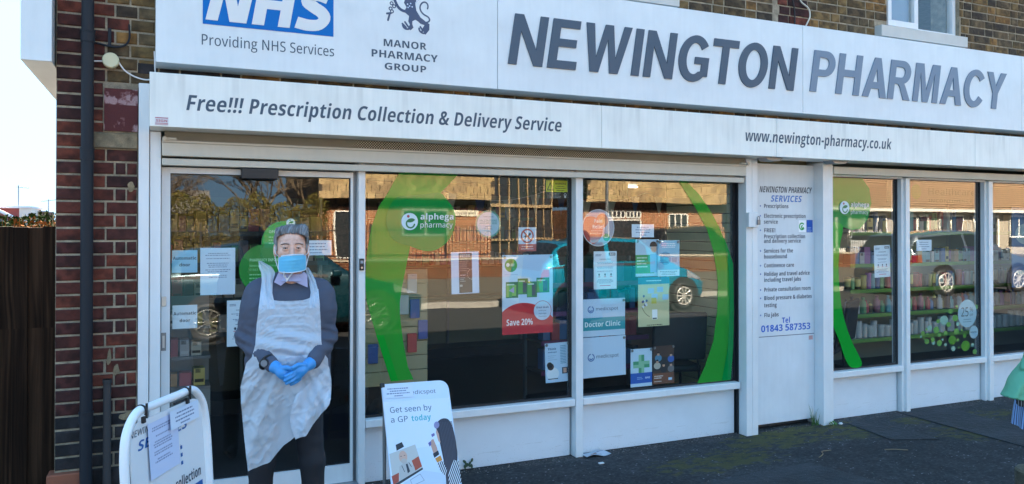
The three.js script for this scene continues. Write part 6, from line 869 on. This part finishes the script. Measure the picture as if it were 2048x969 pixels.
// ---------- left background: fence, plants, far house ----------
{
  const woodT = dtex(256, (u, v) => { const a = fbm(u * 30 + 2 * fbm(u * 3, v * 3, 3, 2), v * 2, 30, 4), b = fbm(u * 5, v * 4, 5, 4), k = .35 + .75 * a * (.6 + .6 * b); return [k, k * .97, k * .93]; }); woodT.repeat.set(3, .9);
  const f = thing('fence', 'tall dark brown boarded fence left of the brick pier', 'fence', [0, 0, 0.0]), wm = [.055, .042, .064, .048].map((k, i) => phys(C(k, k * .56, k * .34), .9, { specularIntensity: .25, map: woodT, bumpMap: woodT, bumpScale: .002 }));
  for (let i = 0; i < 16; i++) { const x = -1.70 + i * .071; part('board', f, rb(x, x + .0735, 0.0, 1.672 - (i % 3) * .003, (i % 2) * .013, .02 + (i % 2) * .013, .003), wm[i % 4]); }
  part('rail', f, [bx(-1.7, -.57, .4, .48, -.05, -.002), bx(-1.7, -.57, 1.3, 1.38, -.05, -.002)], wm[0]);
  const leaf = new THREE.CircleGeometry(1, 5).scale(.5, 1, 1);
  const leaves = (name, parent, n, place, mat, lo, hi, tint) => { const im = new THREE.InstancedMesh(leaf, mat, n), m = new THREE.Matrix4(), q = new THREE.Quaternion(); for (let i = 0; i < n; i++) { const [x, y, z] = place(i), s = rr(lo, hi); q.setFromEuler(new THREE.Euler(rnd() * 6.3, rnd() * 6.3, rnd() * 6.3)); m.compose(V(x, y, z), q, V(s, s, s)); im.setMatrixAt(i, m); const k = rr(.55, 1.3); im.setColorAt(i, C(k * tint(), k, k)); } im.name = numbered(name); im.castShadow = im.receiveShadow = true; parent.add(im); im.userData.kind = 'stuff'; return im; };
  globalThis.scatter = leaves;
  const green = phys(C(.035, .06, .012), 1, { side: THREE.DoubleSide, specularIntensity: .12 });
  const h = thing('shrub', 'dark green conifer shrub showing over the boarded fence', 'shrub', [-1.75, 0, -5.5]);
  part('stem', h, [bar([0, 0, 0], [0, 1.4, 0], .05), bar([-.6, 0, 0], [-.7, 1.4, 0], .04), bar([.5, 0, 0], [.6, 1.4, 0], .04)], std(C(.06, .04, .03), .9));
  leaves('foliage', h, 14000, () => { const x = rr(-1.6, 1.0), t = rnd(); return [x, 1.05 + t * (.73 + .06 * Math.sin(x * 5) + .04 * Math.sin(x * 13 + 2)) + (rnd() < .03 ? rr(0, .08) : 0), rr(-.5, .5)]; }, green, .012, .034, () => rr(.8, 1.6));
  const dp = thing('dead_plant', 'dry orange brown plant heads catching the sun behind the fence top', 'plant', [-.95, 0, -1.75]), dm = phys(C(.26, .10, .025), 1, { side: THREE.DoubleSide, specularIntensity: .12 });
  part('stem', dp, Array.from({ length: 26 }, () => { const x = rr(-.13, .26); return bar([x, 1.0, rr(-.1, .1)], [x + rr(-.06, .06), rr(1.66, 1.74), rr(-.1, .1)], .003, .002, 4); }), dm);
  leaves('seed_head', dp, 260, () => { const x = rr(-.11, .25); return [x, rr(1.60, 1.725 + .02 * Math.sin(x * 40)), rr(-.12, .12)]; }, dm, .008, .02, () => 1);
  const d2 = std(C(.34, .28, .16), .8); part('stem', dp, Array.from({ length: 5 }, (_, i) => tube([[.2, 1.5, 0], [.16 + i * .02, 1.76, 0], [.26 + i * .02, 1.77 - i * .01, .02], [.31 + i * .01, 1.70, .03]], .003, 12, 4)), d2);

  const H = thing('house', 'distant red walled house with a white gable edge beyond the fence', 'house', [0, 0, -48]);
  part('wall', H, [bx(-14, -7.95, 0, 2.85, -4, 0)], std(C(.30, .07, .06), .8)); part('end_wall', H, bx(-7.95, -7.35, 0, 2.86, -4, .05), std(C(.7, .62, .55), .8));
  part('roof_edge', H, [bx(-14, -7.3, 2.86, 2.98, -4, .15)], std(C(.6, .6, .62), .6));
  part('gable', H, poly([[-14, 2.0], [-14, 4.5], [-10.2, 3.55], [-8.2, 2.3], [-8.2, 2.0]], .3, .4), std(C(.32, .09, .07), .8)); part('bargeboard', H, [bar([-10.6, 3.62, .75], [-8.1, 2.3, .75], .10), bar([-14, 4.5, .75], [-10.6, 3.62, .75], .10)], std(C(.75, .72, .7), .6));
  part('lower_roof', H, bx(-14, -7.8, 1.7, 2.2, .8, 2.2), std(C(.22, .2, .2), .8));
  part('aerial', H, [bar([-8.0, 2.9, 0], [-8.0, 4.2, 0], .03), bar([-8.1, 4.1, 0], [-7.5, 4.05, 0], .025), bar([-9.6, 2.9, 0], [-9.6, 4.0, 0], .04)], M.greyMetal);
  const c2 = thing('house', 'distant brown chimney and roof right of the red walled house', 'house', [-6.9, 0, -50]);
  part('wall', c2, bx(-.6, .5, 0, 2.2, -3, 0), std(C(.2, .14, .11), .9)); part('chimney', c2, [bx(-.4, -.05, 2.2, 2.75, -1, -.4), bx(.0, .35, 2.2, 2.7, -1, -.4)], std(C(.2, .12, .09), .9)); part('aerial', c2, [bar([.1, 2.7, -.6], [.1, 3.5, -.6], .03), bar([-.3, 3.35, -.6], [.7, 3.5, -.6], .025)], M.greyMetal);
}
// ---------- across the street (seen in the glass) ----------
const tileM = [[.46, .33, .16], [.40, .28, .14], [.52, .37, .19], [.34, .24, .13]].map(c => std(C(...c), .85, { map: grime }));
const farBrick = dtex(256, (u, v, x, y) => { const row = Math.floor(y / 16), xx = (x + (row % 2) * 16) % 32, mort = y % 16 < 3 || xx < 3, q = hash(Math.floor((x + (row % 2) * 16) / 32), row); return mort ? [.80, .72, .58] : [.52 + q * .12, .29 + q * .08, .19]; });
farBrick.repeat.set(.55, .83);   // eight bricks of 0.225 m and sixteen courses of 0.075 m to the tile
const fbM = std(C(.9, .9, .9), .9, { map: farBrick });
const darkWood = std(C(.05, .04, .03), .8), winFrame = std(C(.68, .66, .6), .5), winDark = phys(C(.03, .035, .04), .08);
const tileGeo = rb(0, .288, 0, .262, 0, .05, .004).rotateX(-.13);
function tiledHouse(label, x0, x1, z, wins, extra) {
  const h = thing('house', label, 'house', [0, 0.12, z]);
  part('wall', h, bx(x0, x1, 0, 2.45, 0.25, 8), fbM); part('soffit_band', h, bx(x0 - .02, x1 + .02, 2.45, 2.78, .28, .6), darkWood);
  part('upper_wall', h, [bx(x0, x1, 2.79, 5.6, -.3, 8)], darkWood); part('roof', h, poly([[0, 5.5], [4, 8], [8.2, 5.5]], 0, x1 - x0).rotateY(-Math.PI / 2).scale(1, 1, 1).translate(x1, 0, 0), std(C(.2, .12, .08), .9));
  for (let r = 0; r < 7; r++) for (let x = x0 + (r % 2) * .15, i = 0; x < x1 - .29; x += .31, i++) { const m = new THREE.Mesh(tileGeo, tileM[Math.floor(rnd() * 4)]); m.name = numbered('tile'); m.position.set(x, 2.76 + r * .255, -.33); m.castShadow = m.receiveShadow = true; h.add(m); }
  for (const [a, b, y0, y1, bars] of wins) { const w = part('window', h, [bx(a, b, y0, y0 + .06, .2, .3), bx(a, b, y1 - .06, y1, .2, .3), ...Array.from({ length: bars + 1 }, (_, i) => { const x = a + (b - a) * i / bars; return bx(x - .035, x + .035, y0 + .06, y1 - .06, .2, .3); })], winFrame); part('pane', w, bx(a, b, y0, y1, .24, .26), winDark); }
  return h;
}
const hA = tiledHouse('brick house with tan hung tiles across the road, behind the railings', 5.2, 12.5, 25, [[8.64, 10.54, 1.25, 2.34, 2], [6.0, 6.9, .4, 2.3, 1]]);
part('name_board', hA, bx(10.8, 11.95, 2.1, 2.34, .2, .245), std(C(.7, .64, .5), .6));
part('lettering', hA, lettersOf('Road Surgery', 10.95, 11.8, 2.18, .09, 0, 0, 0).map(g => g.rotateY(Math.PI).translate(22.75, 0, .196)), M.black);
tiledHouse('brick house with tan hung tiles across the road, right of the glazed link', 16.8, 24.9, 25, [[18.2, 19.1, 2.05, 2.4, 4], [19.2, 20.0, 2.05, 2.4, 4], [18.2, 20.0, .3, 2.0, 1], [21.6, 22.6, .9, 2.3, 3]]);
{
  const g = thing('glazed_link', 'dark glazed link with pale vertical posts between the two tiled houses', 'building', [0, .12, 27.5]);
  part('wall', g, bx(12.5, 16.8, 0, 5, .5, 3), darkWood); for (let i = 0; i < 10; i++) part('post', g, bx(12.6 + i * .46, 12.66 + i * .46, 0, 4.6, .3, .5), tileM[3]); part('beam', g, [bx(12.5, 16.8, 2.6, 2.75, .25, .5), bx(12.5, 16.8, 1.0, 1.1, .25, .5)], tileM[3]); part('pane', g, bx(12.5, 16.8, .1, 4.6, .4, .44), winDark);
  const b = thing('bungalow_row', 'long low row with a ribbed tile roof and white doors across the road', 'building', [0, .12, 26]);
  part('wall', b, bx(30, 62, 0, 2.7, .3, 8), std(C(.34, .30, .24), .9));
  part('roof_slope', b, Array.from({ length: 26 }, (_, i) => { const y = 2.75 + i * .14, z = -.3 + i * .2; return bx(29.5, 62.5, y, y + .075, z, z + .3); }), std(C(.46, .30, .18), .85, { map: grime }));
  part('roof_fill', b, poly([[0.1, 2.7], [5.2, 6.3], [8, 6.3], [8, 2.7]], 0, 32.8).rotateY(-Math.PI / 2).translate(62.4, 0, 0), darkWood);
  part('fascia', b, bx(29.5, 62.5, 2.55, 2.72, -.32, .28), winFrame);
  for (let i = 0; i < 9; i++) { const x = 32.2 + i * 3.1, d = part(i % 2 ? 'window' : 'door', b, i % 2 ? [bx(x, x + 1.9, 1.0, 1.09, .2, .29), bx(x, x + 1.9, 2.3, 2.4, .2, .29), bx(x, x + .08, 1.09, 2.3, .2, .29), bx(x + .9, x + .98, 1.09, 2.3, .2, .29), bx(x + 1.82, x + 1.9, 1.09, 2.3, .2, .29)] : [bx(x, x + .12, 0, 2.4, .18, .29), bx(x + .95, x + 1.1, 0, 2.4, .18, .29), bx(x + 1.95, x + 2.1, 0, 2.4, .18, .29), bx(x + .12, x + 1.95, 2.25, 2.4, .18, .29), bx(x + .12, x + 1.95, 0, .5, .18, .29)], std(C(.75, .73, .66), .5)); part('pane', d, bx(x + .03, x + 1.87, .5, 2.3, .21, .25), winDark); }
  const lw = thing('low_wall', 'low brick wall under the black railings across the road', 'wall', [0, .12, 18]); part('brickwork', lw, bx(-6, 30, 0, .56, 0, .22), std(C(.34, .27, .2), .9, { map: farBrick })); part('coping', lw, bx(-6, 30, .56, .62, -.03, .25), std(C(.36, .3, .22), .9));
  const rl = thing('railings', 'black spiked railings standing on the low wall across the road', 'railings', [0, .74, 18.1]), rm = std(C(.012, .012, .014), .5), bars = [];
  for (let x = -4; x < 12.6; x += .12) { bars.push(bx(x - .009, x + .009, 0, 1.02, -.009, .009)); bars.push(new THREE.ConeGeometry(.018, .07, 4).translate(x, 1.05, 0)); }
  part('bars', rl, bars, rm).userData.kind = 'stuff'; part('top_rail', rl, bx(-4, 12.6, .86, .9, -.02, .02), rm); part('bottom_rail', rl, bx(-4, 12.6, .08, .12, -.02, .02), rm); for (let x = -4; x < 13; x += 2.4) part('rail_post', rl, bx(x - .03, x + .03, 0, 1.1, -.03, .03), rm);
  const r2 = thing('railings', 'black railings standing before the second tiled house across the road', 'railings', [0, .74, 18.1]), b2 = []; for (let x = 14.6; x < 27; x += .12) b2.push(bx(x - .009, x + .009, 0, 1.0, -.009, .009)); part('bars', r2, b2, rm).userData.kind = 'stuff'; part('top_rail', r2, bx(14.6, 27, .86, .9, -.02, .02), rm);
  const lp = thing('street_lamp', 'slim grey lamp post across the road', 'street lamp', [12.0, .12, 15]); part('pole', lp, cyl(.06, .045, 6, 0, 3, 0, 12), M.greyMetal); part('lamp_head', lp, rb(-.12, .12, 6, 6.1, -.5, .1, .03), M.greyMetal); part('bracket', lp, bar([0, 5.9, 0], [0, 6.02, -.2], .03), M.greyMetal);
  // hedge and bare trees opposite the door
  const hd = thing('hedge', 'tall ivy covered hedge across the road opposite the door', 'hedge', [0, .12, 22]);
  part('branches', hd, Array.from({ length: 9 }, (_, i) => bar([.9 + i * .5, 0, .3], [.9 + i * .5 + rr(-.2, .2), 2.2, .3], .04, .02)), darkWood);
  scatter('foliage', hd, 26000, () => { const x = rr(-.3, 5.1), top = 2.55 + .18 * Math.sin(x * 3) + .12 * Math.sin(x * 7.3); return [x, Math.pow(rnd(), .8) * top, rr(-.35, .5)]; }, phys(C(.12, .115, .03), 1, { side: THREE.DoubleSide, specularIntensity: .2 }), .022, .055, () => rr(.9, 1.4));
  const bark = std(C(.15, .11, .07), .95);
  const tree = (label, x, z, H, s, tall) => {
    seed = s; const t = thing('bare_tree', label, 'tree', [x, .12, z]), limb = [], twig = [];
    const grow = (p, dir, len, r, lev) => { const e = p.clone().addScaledVector(dir, len); const mid = p.clone().lerp(e, .5).add(V(rr(-1, 1), rr(-1, 1), rr(-1, 1)).multiplyScalar(len * .06)); (lev < 2 ? limb : twig).push(bar(p.toArray(), mid.toArray(), r, r * .86, lev < 2 ? 7 : 4), bar(mid.toArray(), e.toArray(), r * .86, r * .7, lev < 2 ? 7 : 4)); if (lev > 5) return; const n = lev === 0 ? 6 : 4; for (let i = 0; i < n; i++) { const a = rnd() * 6.28, sp = rr(.35, .95), d = dir.clone().multiplyScalar(1).add(V(Math.cos(a) * sp, rr(-.15, .25), Math.sin(a) * sp)).normalize(); grow(i === 0 ? e : p.clone().lerp(e, rr(.45, 1)), d, len * rr(.6, .8), r * rr(.45, .58), lev + 1); } };
    grow(V(0, 0, 0), V(0, 1, 0), H, .10, 0); part('trunk', t, limb, bark); const tw = part('twigs', t, twig, bark); tw.userData.kind = 'stuff';
  };
  tree('large bare branched tree across the road opposite the door', 3.2, 25, 2.4, 77); tree('second bare tree across the road nearer the tiled house', 5.0, 27, 2.6, 991); tree('rounded bare tree far behind the bungalow roof across the road', -.6, 36, 2.0, 333);
  const fr = thing('bungalow', 'small bungalow with a grey tiled roof far across the road', 'house', [0, .12, 40]);
  part('wall', fr, bx(-.8, 1.9, 0, 2.5, 0, 6), std(C(.36, .27, .16), .9)); part('roof', fr, poly([[-.4, 2.4], [2.2, 3.7], [6.4, 2.4]], 0, 3.1).rotateY(-Math.PI / 2).translate(2.1, 0, 0), std(C(.14, .13, .12), .8)); part('chimney', fr, bx(-.3, .15, 3.0, 4.3, 1.6, 2.2), std(C(.3, .1, .06), .9));
}
// cars
function car(label, o) {
  const { L, W, H, paint, xw, xs, xr, hood, deck } = o, c = thing('parked_car', label, 'car', o.at, o.turn || 0, 'cars parked across the road from the pharmacy');
  const pm = phys(paint, .28, { metalness: o.metal ?? .35, clearcoat: 1, clearcoatRoughness: .03 }), gl = phys(C(.015, .02, .022), .03), bl = std(C(.012, .012, .013), .6);
  const ip = (P, x) => { for (let i = 0; i < P.length - 1; i++) if (x <= P[i + 1][0]) { const k = (x - P[i][0]) / (P[i + 1][0] - P[i][0]), s = k * k * (3 - 2 * k) * .5 + k * .5; return P[i][1] + (P[i + 1][1] - P[i][1]) * s; } return P[P.length - 1][1]; };
  const belt = [[-L / 2, .62], [-L / 2 + .06, deck], [xr, deck + .02], [xw, hood + .06], [L / 2 - .55, hood - .06], [L / 2 - .12, hood - .24], [L / 2, .48]], roof = [[-L / 2, .62], [-L / 2 + .08, deck + .02], [xr - .1, deck + .05], [xr + (o.est ? .28 : .45), H - .10], [xs - .7, H], [xs, H - .04], [xw, hood + .08], [L / 2, .48]];
  const half = x => W / 2 * (1 - .10 * Math.pow(Math.abs(x) * 2 / L, 5) - (x > L / 2 - .25 ? (x - L / 2 + .25) * .5 : 0) - (x < -L / 2 + .2 ? (-L / 2 + .2 - x) * .3 : 0));
  const S = (x, t) => { const w = half(x), b = ip(belt, x), r = Math.max(ip(roof, x), b + .004), k = Math.min(1, (r - b) / .35), K = [[.20, .90 * w], [.30, .985 * w], [.58, w], [b, .955 * w], [r - .02 * k, w * (.93 - .19 * k)], [r + .015 * k, w * .45], [r + .02 * k, 0]], i = Math.min(5, Math.floor(t)), f = t - i; return [x, K[i][0] + (K[i + 1][0] - K[i][0]) * f, K[i][1] + (K[i + 1][1] - K[i][1]) * f]; };
  const grid = (xA, xB, nx, tA, tB, nt, s, off = 0) => { const p = [], id = []; for (let j = 0; j <= nt; j++) for (let i = 0; i <= nx; i++) { const q = S(xA + (xB - xA) * i / nx, tA + (tB - tA) * j / nt); p.push(q[0], q[1] + (tA >= 4 ? off : off * .3), s * (q[2] + (tA < 4 ? off : 0))); } for (let j = 0; j < nt; j++) for (let i = 0; i < nx; i++) { const a = j * (nx + 1) + i, b = a + nx + 1; s > 0 ? id.push(a, a + 1, b, a + 1, b + 1, b) : id.push(a, b, a + 1, a + 1, b, b + 1); } const g = new THREE.BufferGeometry(); g.setAttribute('position', new THREE.BufferAttribute(new Float32Array(p), 3)); g.setIndex(id); g.computeVertexNormals(); return g; };
  const end = x => { const K = [0, 1, 2, 3, 4, 5, 6].map(t => S(x, t)); return poly([...K.map(q => [q[2], q[1]]), ...K.reverse().map(q => [-q[2], q[1]])].map(q => [q[0], q[1]])).rotateY(x > 0 ? Math.PI / 2 : -Math.PI / 2).translate(x, 0, 0); };
  part('body', c, [...[-1, 1].map(s => grid(-L / 2, L / 2, 70, 0, 6, 18, s)), end(L / 2), end(-L / 2)], pm); part('underbody', c, bx(-L / 2 + .1, L / 2 - .1, .16, .3, -W * .42, W * .42), bl);
  const q = (xA, xB, tA, tB) => [-1, 1].map(s => grid(xA, xB, 14, tA, tB, 4, s, .007));
  const mid = o.mid; [[xr + .30, mid - .05], [mid + .05, xs + .15]].forEach(([a, b]) => { for (const s of [-1, 1]) part('side_window', c, grid(a, b, 14, 3.14, 3.88, 4, s, .007), gl); });
  if (o.est) for (const s of [-1, 1]) part('quarter_window', c, grid(xr + .05, xr + .24, 6, 3.2, 3.8, 3, s, .007), gl);
  part('windscreen', c, [-1, 1].map(s => grid(xs + .06, xw - .06, 10, 4.05, 6, 6, s, .008)), gl); part('rear_window', c, [-1, 1].map(s => grid(xr - .05, xr + (o.est ? .2 : .36), 10, 4.1, 6, 6, s, .008)), gl);
  for (const s of [-1, 1]) { part('headlight', c, grid(L / 2 - .50, L / 2 - .10, 8, 2.35, 2.92, 4, s, .009), phys(C(.6, .6, .6), .06, { metalness: .7 })); part('tail_light', c, grid(-L / 2 + .02, -L / 2 + (o.est ? .30 : .18), 6, 2.55, 2.95, 4, s, .009), phys(C(.16, .006, .008), .15)); part('door_handle', c, rb(mid - .32, mid - .12, hood - .08, hood - .05, s * (half(0) * .99) - .012, s * (half(0) * .99) + .012, .01), pm);
    part('mirror', c, rb(xs + .33, xs + .48, hood + .06, hood + .18, s * (W / 2 + .10) - .08, s * (W / 2 + .10) + .06, .04, 2), pm); part('window_trim', c, grid(xr + .1, xs + .3, 20, 2.97, o.trim ? 3.14 : 3.08, 1, s, .010), o.trim ? M.steel : bl); part('roof_rail', c, grid(xr + .4, xs - .15, 16, 4.05, 4.18, 1, s, .03), o.trim ? M.steel : pm); part('door_gap', c, [mid, xs + .38].map(x => grid(x, x + .012, 1, .8, 3, 6, s, .003)), bl); }
  part('number_plate', c, bx(-L / 2 - .02, -L / 2 - .004, .62, .73, -.26, .26), std(C(.65, .5, .08), .5));
  for (const x of [-o.wb / 2 + o.ws, o.wb / 2 + o.ws]) for (const s of [-1, 1]) {
    const R = o.R, z = s * (W / 2 - .10); part('wheel_arch', c, cyl(R + .075, R + .06, .03, x, R + .02, s * (W / 2 - .012), 30, 'z'), bl);
    const w = part('wheel', c, new THREE.TorusGeometry(R - .065, .07, 12, 30).scale(1, 1, 1.4).translate(x, R, s * (W / 2 - .045)), bl);
    part('rim', w, [new THREE.TorusGeometry(R - .12, .014, 8, 28).translate(x, R, s * (W / 2 + .035)), cyl(.05, .05, .03, x, R, s * (W / 2 + .03), 14, 'z'), ...Array.from({ length: 10 }, (_, i) => { const a = i * .628; return bar([x + Math.cos(a) * .04, R + Math.sin(a) * .04, s * (W / 2 + .035)], [x + Math.cos(a) * (R - .125), R + Math.sin(a) * (R - .125), s * (W / 2 + .03)], .013, .02, 5); })], phys(o.rims || C(.85, .82, .75), .25, { metalness: .6 }));
    part('brake_disc', w, cyl(R - .13, R - .13, .02, x, R, s * (W / 2 - .0), 24, 'z'), bl);
  }
  return c;
}
car('turquoise small hatchback parked across the road, side on', { L: 3.8, W: 1.72, H: 1.5, metal: .5, paint: C(.0, .27, .42), xw: 1.0, xs: .35, xr: -1.80, hood: .92, deck: .90, mid: -.45, wb: 2.55, ws: .0, R: .30, at: [8.3, 0, 8.8] });
car('dark teal car parked at the kerb opposite the sliding door', { L: 4.1, W: 1.74, H: 1.46, paint: C(.003, .035, .05), rims: C(.22, .22, .2), xw: .95, xs: .2, xr: -1.9, hood: .86, deck: .92, mid: -.55, wb: 2.5, ws: .0, R: .30, at: [1.77, 0, 7.95] });
car('silver grey estate with chrome window trim parked opposite the right hand windows', { L: 4.7, W: 1.85, H: 1.62, metal: .8, paint: C(.24, .28, .31), xw: 1.2, xs: .45, xr: -2.25, hood: .98, deck: 1.02, mid: -.35, wb: 2.75, ws: .1, R: .345, at: [18.75, 0, 8.95], trim: 1, est: 1 });
car('dark grey off road car standing behind the railings of the tiled house', { L: 4.2, W: 1.8, H: 1.66, paint: C(.05, .05, .045), xw: 1.1, xs: .4, xr: -2.0, hood: 1.0, deck: 1.02, mid: -.4, wb: 2.5, ws: 0, R: .34, at: [19.4, .12, 20.6], est: 1 });
car('white hatchback seen from behind, parked by the bungalow row', { L: 4.2, W: 1.76, H: 1.5, paint: C(.72, .72, .70), xw: 1.05, xs: .3, xr: -1.98, hood: .92, deck: .95, mid: -.45, wb: 2.5, ws: 0, R: .31, at: [31.6, .12, 22.8], turn: -.75 });

renderer.render(scene, camera);
